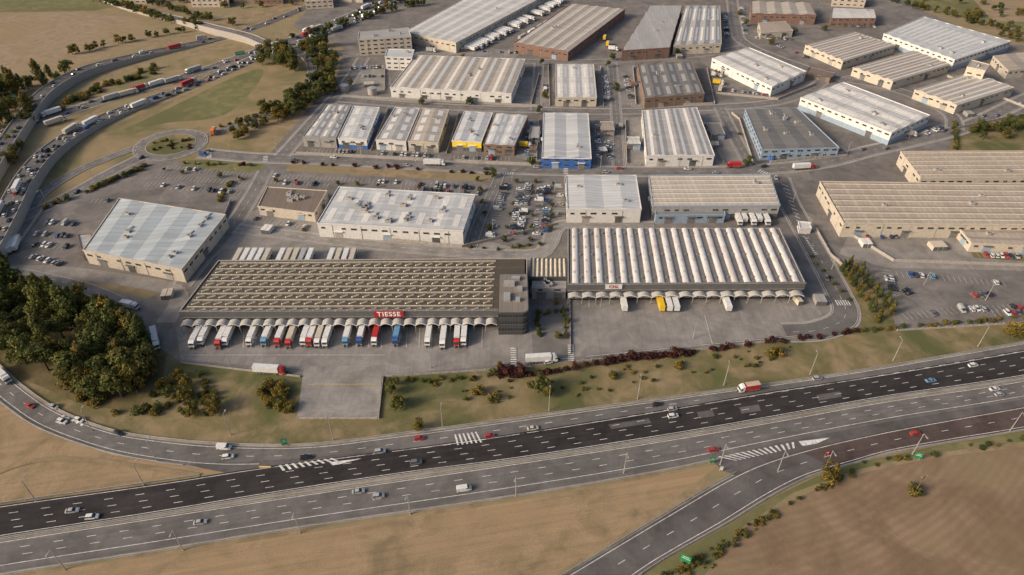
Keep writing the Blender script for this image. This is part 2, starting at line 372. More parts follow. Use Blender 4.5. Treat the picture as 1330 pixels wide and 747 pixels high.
# ---------------------------------------------------------------- motorway
pr_ramp=[((-160,330),(-200,365)),((-60,420),(-85,450)),((0,478),(-22,500)),((30,505),(8,525)),((75,535),(50,553)),((140,560),(115,578)),((200,571),(180,594)),((290,579),(280,606)),((400,580),(395,602)),((520,566),(520,587)),((640,550),(640,571)),((880,517),(880,532)),((1100,486),(1100,496)),((1330,446),(1330,457)),((1600,398),(1600,408))]
pr_main=[((-300,704),(-300,748)),((-150,681),(-150,724)),((0,657),(0,698)),((200,629),(200,667)),((350,606),(350,642)),((520,584),(520,616)),((665,564),(665,597)),((860,533),(860,567)),((1000,509),(1000,543)),((1150,486),(1150,516)),((1330,455),(1330,489)),((1600,406),(1600,440))]
pr_low=[((-300,754),(-300,800)),((-150,729),(-150,773)),((0,704),(0,745)),((200,673),(200,714)),((400,642),(400,682)),((665,603),(665,643)),((860,573),(860,610)),((1000,549),(1000,580)),((1150,522),(1150,551)),((1330,495),(1330,521)),((1600,446),(1600,472))]
pr_r=[((560,850),(690,850)),((735,747),(828,747)),((800,708),(880,714)),((870,666),(940,680)),((940,625),(1000,643)),((990,602),(1050,618)),((1060,581),(1110,600)),((1150,561),(1160,586)),((1240,544),(1245,571)),((1330,528),(1330,557)),((1600,480),(1600,508))]
for pr in (pr_ramp,pr_low,pr_r):
    A=catmull([W(*a) for a,b in pr],8);B=catmull([W(*b) for a,b in pr],8); zz=nz(); mb=MB()
    for i in range(len(A)-1):
        def ext(a,b): 
            d=(a-b).normalized()*1.3; return a+d+Vector((0,0,zz)),b-d+Vector((0,0,zz))
        a0,b0=ext(A[i],B[i]); a1,b1=ext(A[i+1],B[i+1]); mb.face([b0,b1,a1,a0],SHOULDER)
    mb.build('road_shoulder')
sheet('median_strip',[(-300,746),(0,697),(200,666),(350,641),(520,615),(665,596),(860,566),(1000,542),(1150,515),(1330,488),(1600,439),(1600,447),(1330,496),(1150,523),(1000,550),(860,574),(665,604),(400,643),(200,674),(0,705),(-300,755)],SHOULDER)
rA,rB=pairroad('slip_road',pr_ramp,ROADG)
sheet('gore_area',[(240,604),(290,602),(400,595),(470,588),(520,583),(520,590),(350,612),(300,616)],RAMP)
mA,mB=pairroad('motorway_carriageway',pr_main,ROADD)
lA,lB=pairroad('motorway_carriageway',pr_low,ROADG)
sheet('gore_area',[(925,600),(1000,578),(1150,549),(1330,519),(1600,470),(1600,482),(1330,530),(1150,563),(1060,583),(990,604),(955,618),(940,612)],RAMP)
qA,qB=pairroad('slip_road',pr_r,ROADR)
sheet('asphalt_patch',[(735,747),(828,747),(880,714),(940,680),(1000,643),(1050,618),(1080,608),(1040,587),(990,602),(940,625),(870,666),(800,708)],RAMP)
for q in ([(790,552),(842,544),(846,550),(794,558)],[(960,530),(985,526),(988,534),(963,538)],[(905,536),(925,533),(928,541),(908,544)],[(1060,514),(1090,509),(1093,516),(1063,521)]): sheet('asphalt_patch',q,RAMP)
z=nz()
DS=(2,5)
for (A,B,fs,sol) in ((mA,mB,(.30,.54,.77),(.06,.96)),(lA,lB,(.28,.52),(.04,.77))):
    for f in fs: strip(mk,frac(A,B,f),.2,WHITE,z,DS)
    for f in sol: strip(mk,frac(A,B,f),.22,WHITE,z)
strip(mk,frac(rA,rB,.1),.22,WHITE,z)
strip(mk,fromto(frac(rA,rB,.9),W(-100,440),W(330,606)),.22,WHITE,z)
strip(mk,fromto(frac(rA,rB,.5),W(-100,440),W(900,525)),.2,WHITE,z,DS)
strip(mk,fromto(frac(rA,rB,.95),W(470,588),W(1600,400)),.2,WHITE,z,(2,3))
for f in (.08,.93): strip(mk,frac(qA,qB,f),.22,WHITE,z)
strip(mk,frac(qA,qB,.5),.2,WHITE,z,DS)
z=nz()
def lerp2(a,b,t): return (a[0]+(b[0]-a[0])*t,a[1]+(b[1]-a[1])*t)
def hatch(a0,a1,b0,b1,n,skew=.6,duty=.42):
    for i in range(n):
        t=i/n; t2=t+duty/n; s_=skew/n
        p=[lerp2(a0,a1,t),lerp2(a0,a1,t2),lerp2(b0,b1,min(1,t2+s_)),lerp2(b0,b1,min(1,t+s_))]
        P=[W(*x) for x in p]; mk.face([(q.x,q.y,z) for q in P],WHITE)
hatch((362,605),(436,595),(362,613),(440,599),9)
hatch((590,565),(622,561),(592,579),(628,575),6,.3,.4)
hatch((932,594),(1035,574),(960,598),(1040,581),14,-.8)
for q in ([(1037,574),(1078,569),(1060,577),(1042,580)],[(428,601),(470,596),(440,604),(432,605)]):
    zq=nz(); mk.face([(W(*x).x,W(*x).y,zq) for x in q],WHITE)
z=nz()
for P,w,dash in MARK:
    strip(mk,P,.17,WHITE,z,(2,3))
    for sg in (-1,1): strip(mk,offset(P,sg*(w/2-.5)),.17,WHITE,z)
    z=nz()
def zebra(a,b,wd,n,mat=WHITE):
    A=W(*a);B=W(*b); d=(B-A); zz=nz()
    u=d.normalized(); nn=Vector((-u.y,u.x,0)); L=d.length
    for i in range(n):
        p=A+u*(L*(i+.25)/n); q=A+u*(L*(i+.7)/n); Z=Vector((0,0,zz))
        mk.face([p-nn*wd/2+Z,q-nn*wd/2+Z,q+nn*wd/2+Z,p+nn*wd/2+Z],mat)
zebra((667,452),(667,478),2.6,9); zebra((741,448),(742,470),2.6,9); zebra((652,226),(668,226),3,5); zebra((272,194),(272,206),3,5); zebra((345,203),(345,211),3,4)
zebra((1085,394),(1104,394),4,6); zebra((1046,310),(1060,332),1.2,10); zebra((985,222),(1000,228),4,5); zebra((735,217),(735,227),3,5)
zebra((80,540),(110,554),1.0,5)
zz=nz()
for a,b in (((915,410),(925,447)),((760,464),(1045,436)),((400,500),(488,500)),((240,462),(500,462)),((765,385),(765,400)),((700,470),(740,466))):
    strip(mk,[W(*a),W(*b)],.2,WHITE if a[0]!=400 else YEL,zz)
zz=nz()
for i in range(24):
    strip(mk,[W(252+i*16.3,426),W(252+i*16.3-1.2,452)],.14,WHITE,zz)
for i in range(14):
    u=1012+i*2.0; v=240+i*5.2
    strip(mk,[W(u+4,v),W(u+11,v+3)],.5,WHITE,zz)
# ---------------------------------------------------------------- vehicles
PAL={'white':(.66,.655,.64),'silver':(.38,.38,.38),'grey':(.14,.14,.145),'black':(.018,.018,.02),'red':(.42,.03,.025),'blue':(.03,.08,.26),'navy':(.02,.035,.09),'lblue':(.12,.27,.44),'yellow':(.75,.48,.02),'orange':(.65,.2,.03),'cream':(.52,.47,.38),'green':(.03,.16,.07)}
PM={k:paint('paint_'+k,v) for k,v in PAL.items()}
LAMPR=paint('lamp_red',(.4,.01,.01)); LAMPW=paint('lamp_clear',(.7,.7,.65))
def loft(mb,st,mat,caps=True):
    rings=[]
    for x,w0,w1,z0,z1 in st: rings.append([(x,-w0,z0),(x,w0,z0),(x,w1,z1),(x,w1*.0,z1+.02),(x,-w1,z1)])
    for a,b in zip(rings,rings[1:]):
        n=len(a)
        for i in range(n): mb.face([a[i],a[(i+1)%n],b[(i+1)%n],b[i]],mat)
    mb.face(rings[0],mat); mb.face(rings[-1][::-1],mat)
def wheels(mb,xs,hw,r=.33):
    for x in xs:
        for s in (-1,1):
            mb.cyl((x,s*hw-(.22 if s>0 else 0),r),r,.22,DARK,12,'y'); mb.cyl((x,s*hw+(-.0 if s>0 else -.02),r),r*.55,.02,RAIL,8,'y')
def car_mesh(col,kind):
    mb=MB(); m=PM[col]
    if kind=='hatch':
        body=[(-2.0,.72,.74,.35,.75),(-1.95,.80,.82,.25,.92),(-.9,.86,.84,.22,.95),(.9,.86,.84,.22,.93),(1.6,.84,.78,.22,.82),(1.95,.78,.7,.28,.70),(2.02,.70,.62,.35,.58)]
        cb=(-1.9,1.15,.93); ct=(-1.55,.25,1.46)
    elif kind=='sedan':
        body=[(-2.3,.72,.72,.38,.75),(-2.22,.80,.78,.26,.90),(-1.2,.87,.83,.22,.95),(.9,.87,.84,.22,.93),(1.8,.85,.78,.22,.80),(2.18,.78,.7,.28,.68),(2.26,.70,.62,.35,.55)]
        cb=(-1.75,1.2,.93); ct=(-1.05,.3,1.42)
    elif kind=='wagon':
        body=[(-2.25,.74,.76,.38,.8),(-2.18,.82,.84,.26,.98),(-1.0,.9,.88,.25,1.02),(.9,.9,.88,.25,1.0),(1.75,.88,.82,.25,.9),(2.12,.8,.74,.3,.75),(2.2,.72,.66,.38,.6)]
        cb=(-2.12,1.2,1.0); ct=(-1.8,.3,1.62)
    else:
        body=[(-2.75,.86,.86,.4,.95),(-2.7,.95,.95,.3,1.2),(-1.0,.97,.96,.28,1.25),(1.2,.97,.96,.28,1.25),(2.2,.95,.88,.28,1.12),(2.65,.85,.78,.35,.9),(2.72,.78,.7,.42,.7)]
        cb=(-2.68,1.95,1.22); ct=(-2.6,1.15,2.2)
    loft(mb,body,m)
    x0,x1,zb=cb; X0,X1,zt=ct; wb=body[2][2]-.04; wt=wb-.17 if kind!='van' else wb-.06
    b=[(x0,-wb,zb),(x1,-wb,zb),(x1,wb,zb),(x0,wb,zb)]; t=[(X0,-wt,zt),(X1,-wt,zt),(X1,wt,zt),(X0,wt,zt)]
    side=m if kind=='van' else GLASS
    mb.face([b[0],b[1],t[1],t[0]],side); mb.face([b[2],b[3],t[3],t[2]],side); mb.face([b[1],b[2],t[2],t[1]],GLASS); mb.face([b[3],b[0],t[0],t[3]],GLASS if kind!='van' else m)
    c0=[(X0-.03,-wt-.03,zt),(X1+.05,-wt-.03,zt),(X1+.05,wt+.03,zt),(X0-.03,wt+.03,zt)]; c1=[(X0+.15,-wt+.15,zt+.06),(X1-.1,-wt+.15,zt+.06),(X1-.1,wt-.15,zt+.06),(X0+.15,wt-.15,zt+.06)]
    mb.face(c1,m)
    for i in range(4): mb.face([c0[i],c0[(i+1)%4],c1[(i+1)%4],c1[i]],m)
    if kind=='van':
        for s in (-1,1): mb.box((1.1,s*(wb-.01),1.6),.45,.02,.28,GLASS)
    else:
        for s in (-1,1):
            xm=(x0+x1)/2; mb.box((xm-.1,s*((wb+wt)/2+.01),(zb+zt)/2),.05,.05,(zt-zb)/2,m)
    xf=body[-1][0]; xr=body[0][0]
    for s in (-1,1):
        mb.box((xf-.12,s*.55,.62 if kind!='van' else .8),.12,.16,.06,LAMPW); mb.box((xr+.02,s*.62,.78 if kind!='van' else 1.0),.05,.12,.08,LAMPR); mb.box((x1-.25,s*(wb+.12),zb+.05),.08,.1,.06,m)
    wheels(mb,(xr+.85,xf-.85),body[2][1]-.0,.33 if kind!='van' else .36)
    return mb.mesh('car_body')
_cm={}
def car(u,v,dirpx,col=None,kind=None,h=None,flip=False,worlddir=None,p=None):
    col=col or R.choices(['white','silver','grey','black','red','blue','navy','lblue','cream'],[27,22,22,17,3,4,6,2,1])[0]
    kind=kind or R.choices(['hatch','sedan','wagon','van'],[40,25,28,7])[0]
    if (col,kind) not in _cm: _cm[(col,kind)]=car_mesh(col,kind)
    P=p if p is not None else W(u,v)
    if worlddir is None:
        Q=W(u+dirpx[0],v+dirpx[1]); d=Q-P
    else: d=worlddir
    a=math.atan2(d.y,d.x)+(math.pi if flip else 0)
    hh=VZ if h is None else h
    return inst('van' if kind=='van' else 'car',_cm[(col,kind)],(P.x,P.y,P.z+hh),a)
VZ=.32
def truck_mesh(cab,box,roof=None,tractor=True,short=False):
    mb=MB(); m=PM[box]; top=PM[roof or box]
    x1=2.9 if not short else 1.9; x0=-8.2 if not short else -4.2
    mb.box(((x0+x1)/2,0,2.6),(x1-x0)/2,1.27,1.4,m,top=top)
    for i in range(9):
        x=x0+(x1-x0)*(i+.5)/9; mb.box((x,0,4.01),.04,1.2,.02,m)
    for s in (-1,1):
        mb.box(((x0+x1)/2,s*1.28,1.25),(x1-x0)/2,.02,.06,RAIL); mb.box(((x0+x1)/2+.5,s*1.2,.75),2.0 if not short else 1,.03,.28,GREYD)
    for s in (-1,1): mb.box((x0-.03,s*.62,2.6),.03,.56,1.3,m); mb.box((x0-.05,s*1.1,.95),.04,.12,.1,LAMPR)
    mb.box(((x0+x1)/2,0,1.0),(x1-x0)/2,.5,.15,DARK)
    if short: wheels(mb,(x0+1.6,),1.22,.48)
    else: wheels(mb,(x0+1.6,x0+2.9,x0+4.2),1.22,.5)
    if tractor:
        c=PM[cab]; X=x1+.6
        mb.box((X+.6,0,.85),2.9 if not short else 2,.45,.14,DARK)
        pr=[(X,.9),(X+2.15,.7),(X+2.25,1.9),(X+1.95,3.0),(X+1.2,3.65),(X+.1,3.85),(X,3.0)]
        for s in (-1,1): mb.face([(x,s*1.22,z) for x,z in (pr if s<0 else pr[::-1])],c)
        for i in range(len(pr)):
            a=pr[i];b=pr[(i+1)%len(pr)]
            mb.face([(a[0],-1.22,a[1]),(a[0],1.22,a[1]),(b[0],1.22,b[1]),(b[0],-1.22,b[1])],c)
        mb.face([(X+2.262,-1.1,1.98),(X+2.262,1.1,1.98),(X+1.99,1.1,2.92),(X+1.99,-1.1,2.92)],GLASS)
        mb.box((X+2.3,0,.75),.08,1.2,.25,GREYD)
        for s in (-1,1): mb.box((X+1.5,s*1.23,2.4),.45,.02,.38,GLASS); mb.box((X+2.0,s*1.42,2.4),.08,.12,.35,DARK); mb.box((X+2.3,s*.9,1.05),.06,.2,.1,LAMPW)
        wheels(mb,(X+1.3,) if short else (X-1.9,X+1.3),1.2,.5)
    else:
        for s in (-1,1): mb.box((x1-2.4,s*.9,.55),.08,.08,.55,RAIL); mb.box((x1-2.4,s*.9,.04),.2,.2,.04,RAIL)
    return mb.mesh('truck_body')
_tm={}
def truck(u,v,dirpx=None,cab='white',box='white',tractor=True,short=False,h=None,wd=None,p=None,roof=None):
    k=(cab,box,tractor,short,roof)
    if k not in _tm: _tm[k]=truck_mesh(cab,box,roof,tractor,short)
    P=p if p is not None else W(u,v)
    d=wd if wd is not None else (W(u+dirpx[0],v+dirpx[1])-P)
    return inst('semi_truck' if tractor and not short else ('box_truck' if tractor else 'semi_trailer'),_tm[k],(P.x,P.y,P.z+(VZ if h is None else h)),math.atan2(d.y,d.x))
# ---------------------------------------------------------------- buildings
def P4(c,s,t,z):
    a=c[0].lerp(c[1],s); b=c[3].lerp(c[2],s); p=a.lerp(b,t); return Vector((p.x,p.y,z))
def building(name,q,h,wall=None,roof=(.4,.4,.4),bays=2,axis='t',prof='gable',rise=.9,sky=0,skym=None,wins=1,doors=2,units=2,period=3,dirt=.35,doorm=None,base=None,trim=None,winrows=1):
    c=[W(u,v,h) for u,v in q]; cen=sum(c,Vector())/4; e=empty(name,(cen.x,cen.y,0))
    wall=wall or WALLW
    d2=(c[1]-c[0]) if axis=='s' else (c[3]-c[0]); ang2=math.atan2(d2.y,d2.x)+math.pi/2; d=(c[1]-c[0]); ang=math.atan2(d.y,d.x)
    if period>=3: ang2-=math.pi/2
    rm=roofmat('roof_sheet',roof,ang2,period,dirt)
    poly=[(p.x,p.y) for p in (c[3],c[2],c[1],c[0])]
    w=MB()
    for i in range(4):
        a,b=poly[i],poly[(i+1)%4]
        w.face([(a[0],a[1],0),(b[0],b[1],0),(b[0],b[1],h-.35),(a[0],a[1],h-.35)],wall)
    w.build('walls',e)
    tr=MB()
    for i in range(4):
        a=Vector(poly[i]).to_3d();b=Vector(poly[(i+1)%4]).to_3d(); L=(b-a).length; u=(b-a).normalized()
        cc=(a+b)/2; ex=.22 if i%2==0 else -.22
        tr.box((cc.x,cc.y,h-.02),L/2+ex,.2,.37,trim or wall,(u.x,u.y))
        if base: 
            o=Vector((u.y,-u.x,0))*.06
            tr.box((cc.x+o.x,cc.y+o.y,h*.2),L/2+.03,.05,h*.2,base,(u.x,u.y))
    tr.build('parapet',e)
    r=MB()
    def PP(a,b,z): return P4(c,a,b,z) if axis=='t' else P4(c,b,a,z)
    i0,i1=.006,.994
    skm=skym or SKYW
    if prof=='flat':
        r.face([PP(i0,i0,h-.1),PP(i1,i0,h-.1),PP(i1,i1,h-.1),PP(i0,i1,h-.1)],rm)
    else:
        for k in range(bays):
            if prof=='gable': pr=[(0,0,0),(.5,1,0),(1,0,0)]
            elif prof=='gsky': pr=[(0,0,0),(.2,.4,0),(.34,.68,1),(.5,1,0),(.66,.68,0),(.8,.4,1),(1,0,0)]
            elif prof=='barrel': pr=[(0,0,0),(.22,0,0),(.26,.45,1),(.36,.85,1),(.5,1,1),(.64,.85,1),(.74,.45,1),(.78,0,0),(1,0,0)]
            elif prof=='ridge': pr=[(0,0,0),(.44,.8,0),(.5,1,1),(.56,.8,1),(1,0,0)]
            else: pr=[(0,0,0),(.12,1,1),(1,0,0)]
            pts=[(i0+(i1-i0)*(k+f)/bays,h-.1+z*rise,m) for f,z,m in pr]
            for (a,za,_),(b,zb,m) in zip(pts,pts[1:]):
                mt=skm if m and (prof in('barrel','ridge','saw') or sky) else rm
                if prof=='barrel' and m==0 and abs(za-zb)>.1: mt=skm
                r.face([PP(a,i0,za),PP(b,i0,zb),PP(b,i1,zb),PP(a,i1,za)],mt)
            for tt in (i0+.001,i1-.001):
                r.face([PP(a,tt,z) for a,z,_ in pts],wall if prof!='barrel' else skm)
    r.build('roof',e)
    if sky and prof in('gable','flat'):
        sk=MB()
        for k in range(bays):
            for j in range(int(sky)):
                f=(j+.5)/sky
                for off in (.25,.75):
                    a=(k+off)/bays; z=h-.1+rise*.5 if prof=='gable' else h-.05; da=.09/bays
                    dz=rise*.18*(1 if off<.5 else -1) if prof=='gable' else 0
                    l=.32/sky
                    r0=[PP(a-da,f-l,z-dz+.07),PP(a+da,f-l,z+dz+.07),PP(a+da,f+l,z+dz+.07),PP(a-da,f+l,z-dz+.07)]
                    sk.face(r0,skm)
                    r1=[Vector((p.x,p.y,p.z-.12)) for p in r0]
                    for i in range(4): sk.face([r1[i],r1[(i+1)%4],r0[(i+1)%4],r0[i]],RAIL)
        sk.build('skylights',e)
    wn=MB()
    for i in range(4):
        a=Vector(poly[i]).to_3d();b=Vector(poly[(i+1)%4]).to_3d(); L=(b-a).length; u=(b-a).normalized(); o=Vector((u.y,-u.x,0))
        nn=max(2,int(L/5.5))
        if wins:
            for rr in range(winrows):
                zc=h*(.7 if winrows==1 else (rr+.62)/winrows)
                for k in range(nn):
                    if R.random()<.2 and winrows==1: continue
                    p=a+u*L*(k+.5)/nn+o*.04; ww=min(R.choice([1.1,1.6,1.6]),L/nn*.36)
                    wn.box((p.x,p.y,zc),ww,.05,.5,GLASS,(u.x,u.y))
                    wn.box((p.x+o.x*.03,p.y+o.y*.03,zc-.58),ww+.15,.07,.06,CONC,(u.x,u.y))
        dn=doors if i in (0,) else (1 if doors else 0)
        for k in range(dn):
            p=a+u*L*(k+.5+R.uniform(-.12,.12))/dn+o*.05
            dm=doorm or R.choice([SHAFT,GREYD,WALLLB,CONC])
            wn.box((p.x,p.y,2.1),2.1,.07,2.1,dm,(u.x,u.y)); wn.box((p.x+o.x*.5,p.y+o.y*.5,4.45),2.5,.6,.07,trim or GREYD,(u.x,u.y))
        for k in range(int(L/14)):
            p=a+u*L*(k+.5)/max(1,int(L/14))+o*.1; wn.box((p.x,p.y,h/2-.3),.09,.07,h/2-.35,RAIL,(u.x,u.y))
    wn.build('windows_and_doors',e)
    if units:
        un=MB()
        for k in range(units):
            s_,t_=R.uniform(.12,.88),R.uniform(.12,.88); p=P4(c,s_,t_,h+rise*.5); sx=R.uniform(.8,1.8)
            un.box((p.x,p.y,h+.6),sx,R.uniform(.7,1.3),.95,R.choice([RAIL,CONC,WALLG]),(math.cos(ang),math.sin(ang)))
            un.cyl((p.x,p.y,h+1.56),.45,.12,DARK,10)
            if R.random()<.5: un.cyl((p.x+2.5,p.y,h-.2),.25,1.9,RAIL,8)
            if R.random()<.4: un.box((p.x,p.y+3,h+.75),.3,2.4,.25,RAIL,(math.cos(ang),math.sin(ang)))
        un.build('rooftop_units',e)
    return e,c
rc=dict(white=(.56,.545,.52),pale=(.50,.51,.51),grey=(.36,.35,.34),beige=(.42,.37,.31),brown=(.20,.155,.12),dark=(.17,.162,.152),lb=(.43,.47,.485),tan=(.37,.31,.255))
B=building
B('wholesale_store',[(155,258),(293,279),(236,350),(108,325)],8.5,WALLC,rc['lb'],4,'t','gable',.7,0,units=8,doors=3,period=4,dirt=.4)
B('brick_annex',[(101,305),(118,304),(124,326),(106,326)],6.5,BRICK,rc['grey'],1,'t','flat',units=1,wins=0)
B('restaurant_building',[(347,243),(425,248),(408,277),(335,268)],6,WALLC,rc['brown'],1,'t','flat',units=6,period=1.5,trim=WALLC)
B('retail_warehouse',[(440,243),(617,253),(601,300),(412,290)],9,WALLW,rc['pale'],4,'t','gable',.5,2,units=18,doors=3,trim=WALLW,period=4)
B('depot_building',[(735,228),(826,228),(833,272),(737,272)],9,WALLW,rc['pale'],2,'t','gable',.9,units=3,doors=2)
B('depot_building',[(843,228),(1000,227),(1013,267),(848,268)],9,WALLG,rc['beige'],7,'s','ridge',.9,units=1,base=GREYD,trim=WALLLB,doors=4)
B('manufacturing_hall',[(1065,236),(1420,240),(1450,293),(1096,290)],9,WALLC,rc['tan'],7,'s','ridge',.9,skym=CREAM,units=3,doors=6)
B('manufacturing_hall',[(1170,197),(1400,196),(1420,230),(1196,231)],9,WALLC,rc['tan'],6,'s','ridge',.9,skym=CREAM,units=2,doors=3)
B('workshop_building',[(1247,298),(1400,300),(1412,324),(1262,316)],5.5,WALLC,rc['tan'],2,'s','gable',.8,units=1,doors=3,doorm=WALLLB)
B('workshop_building',[(425,136),(456,137),(436,180),(393,178)],7,WALLG,rc['grey'],2,'t','gable',.9,4,units=2)
B('workshop_building',[(459,138),(493,140),(476,182),(439,180)],7,WALLW,rc['pale'],1,'t','gable',.9,3,units=2,base=WALLB)
B('workshop_building',[(513,140),(545,141),(527,184),(488,182)],7,WALLW,rc['grey'],1,'t','gable',1,4,units=2)
B('workshop_building',[(548,141),(583,143),(569,186),(530,184)],7,WALLC,rc['beige'],1,'t','gable',1,4,units=1,base=WALLG)
B('yellow_showroom',[(603,145),(640,147),(625,185),(587,183)],7,WALLY,rc['pale'],2,'t','gable',.8,units=3,base=GREYD,trim=WALLW,wins=0)
B('workshop_building',[(643,147),(686,150),(668,190),(628,188)],7,BROWN,rc['pale'],2,'t','gable',.8,3,units=2,winrows=2)
B('blue_workshop',[(706,147),(764,148),(768,206),(704,205)],7.5,WALLB,rc['pale'],2,'t','gable',1,0,units=1,trim=WALLW,winrows=2)
B('workshop_building',[(834,144),(905,140),(928,202),(840,203)],7.5,WALLW,rc['grey'],3,'t','gsky',1.1,1,units=1)
B('workshop_building',[(968,142),(1035,140),(1090,192),(990,195)],7,WALLLB,rc['dark'],3,'t','gable',.7,0,units=8,winrows=2,trim=WALLLB,period=3)
B('white_factory',[(1095,107),(1208,150),(1158,173),(1040,127)],9,WALLW,rc['white'],3,'s','gable',1,3,units=4,winrows=2,base=WALLLB)
B('large_workshop',[(540,72),(682,77),(664,122),(507,114)],9,WALLW,rc['beige'],5,'t','gsky',1.2,1,units=2,doors=5)
B('workshop_building',[(722,84),(771,84),(775,127),(722,127)],7,WALLC,rc['white'],3,'t','gable',.8,2,units=1)
B('workshop_building',[(828,84),(898,80),(915,122),(838,128)],8,BROWN,rc['dark'],3,'t','gable',1,3,skym=WALLG,units=2)
B('workshop_building',[(973,62),(1047,93),(1003,113),(925,76)],8,WALLW,rc['white'],3,'s','gable',1,0,units=3)
B('logistics_hall',[(622,-12),(720,-12),(592,56),(524,42)],9,WALLC,rc['white'],5,'t','ridge',.9,units=3,period=5,doors=0)
B('long_hall',[(742,5),(812,12),(738,68),(668,56)],8,BRICK,rc['beige'],5,'t','ridge',1,units=2)
B('brick_factory',[(845,8),(886,8),(870,62),(808,66)],9,BRICK,rc['grey'],6,'s','saw',1.6,skym=GREYD,units=2,winrows=1)
B('brick_factory',[(890,8),(935,8),(937,57),(875,60)],8,WALLC,rc['grey'],4,'t','gable',1.2,2,units=2,winrows=1)
B('office_block',[(466,42),(530,36),(534,48),(465,52)],14,WALLC,rc['grey'],1,'t','flat',units=3,winrows=4,doors=0)
B('office_block',[(503,64),(538,65),(535,75),(500,74)],11,WALLW,rc['pale'],1,'t','flat',units=1,winrows=3,doors=0)
B('brick_factory',[(976,2),(1052,4),(1060,20),(976,18)],9,BRICK,rc['beige'],4,'t','gable',1.2,units=0)
B('small_house',[(985,30),(1020,28),(1030,40),(988,43)],6,WALLC,rc['tan'],1,'s','gable',1.5,units=0)
B('workshop_building',[(1110,42),(1163,59),(1095,80),(1046,59)],7,WALLC,rc['tan'],5,'t','gsky',1.2,1,units=1)
B('workshop_building',[(1187,66),(1234,84),(1160,106),(1108,88)],7,WALLC,rc['tan'],4,'t','gsky',1.2,1,units=1)
B('workshop_building',[(1262,94),(1317,114),(1243,137),(1188,117)],7,WALLC,rc['beige'],3,'t','gsky',1.2,1,units=2)
B('stair_tower',[(1262,78),(1285,84),(1280,92),(1256,87)],14,WALLC,rc['beige'],1,'t','flat',units=1,doors=0)
B('white_factory',[(1200,22),(1313,54),(1240,78),(1148,44)],9,WALLW,rc['pale'],7,'t','gable',.9,1,units=3,base=WALLLB,winrows=2)
B('workshop_building',[(1290,73),(1400,60),(1420,80),(1310,92)],7,WALLC,rc['tan'],4,'t','gable',1,0)
B('apartment_house',[(1082,10),(1135,12),(1138,24),(1080,24)],8,BRICK,rc['white'],1,'s','gable',1,units=1,winrows=2,doors=0)
B('apartment_house',[(1083,-10),(1125,-8),(1125,0),(1082,-2)],8,WALLC,rc['tan'],1,'s','gable',1.5,units=0,winrows=2,doors=0)
for i in range(16):
    u=R.uniform(420,1300); v=-18-R.uniform(0,26); w=R.uniform(30,70); hh=R.uniform(6,12)
    if 440<u<480 or 600<u<730 or 930<u<965: continue
    B('workshop_building',[(u,v),(u+w,v),(u+w-4,v+R.uniform(7,12)),(u-4,v+R.uniform(7,12))],hh,R.choice([WALLC,WALLW,BRICK]),rc[R.choice(['tan','grey','white','beige'])],3,'t','gable',1,units=1)
for q,h,wl in (([(160,-12),(190,-12),(188,-4),(158,-4)],7,WALLC),([(250,-8),(300,-8),(296,-1),(247,-1)],8,WALLC),([(330,-14),(370,-14),(366,-6),(328,-6)],9,BRICK),([(395,-6),(430,-8),(432,0),(396,2)],8,WALLC)):
    B('apartment_house',q,h,wl,rc['tan'],1,'s','gable',1.6,units=0,winrows=2,doors=0)
B('gatehouse',[(1037,288),(1052,289),(1054,297),(1039,297)],3.5,WALLW,rc['white'],1,'t','flat',units=0,doors=0)
B('utility_building',[(815,178),(830,178),(832,188),(815,188)],4,WALLW,rc['white'],1,'s','gable',.6,units=0)
B('utility_building',[(1052,87),(1085,95),(1078,102),(1048,94)],4,BROWN,rc['brown'],1,'s','flat',units=0)
B('utility_building',[(780,158),(796,158),(798,170),(781,170)],4,WALLC,rc['tan'],1,'s','gable',.6,units=0)
B('utility_building',[(690,165),(701,165),(700,180),(687,180)],4,WALLG,rc['grey'],1,'s','flat',units=0)
B('utility_building',[(918,160),(935,160),(942,175),(924,175)],4,WALLG,rc['dark'],1,'s','flat',units=0)
for u,v in ((448,118),(484,122)):
    mb=MB(); p=W(u,v); mb.cyl((p.x,p.y,0),3.5,5,CONC,20); mb.cyl((p.x,p.y,5),3.6,.4,RAIL,20,r2=.6); mb.build('storage_tank')
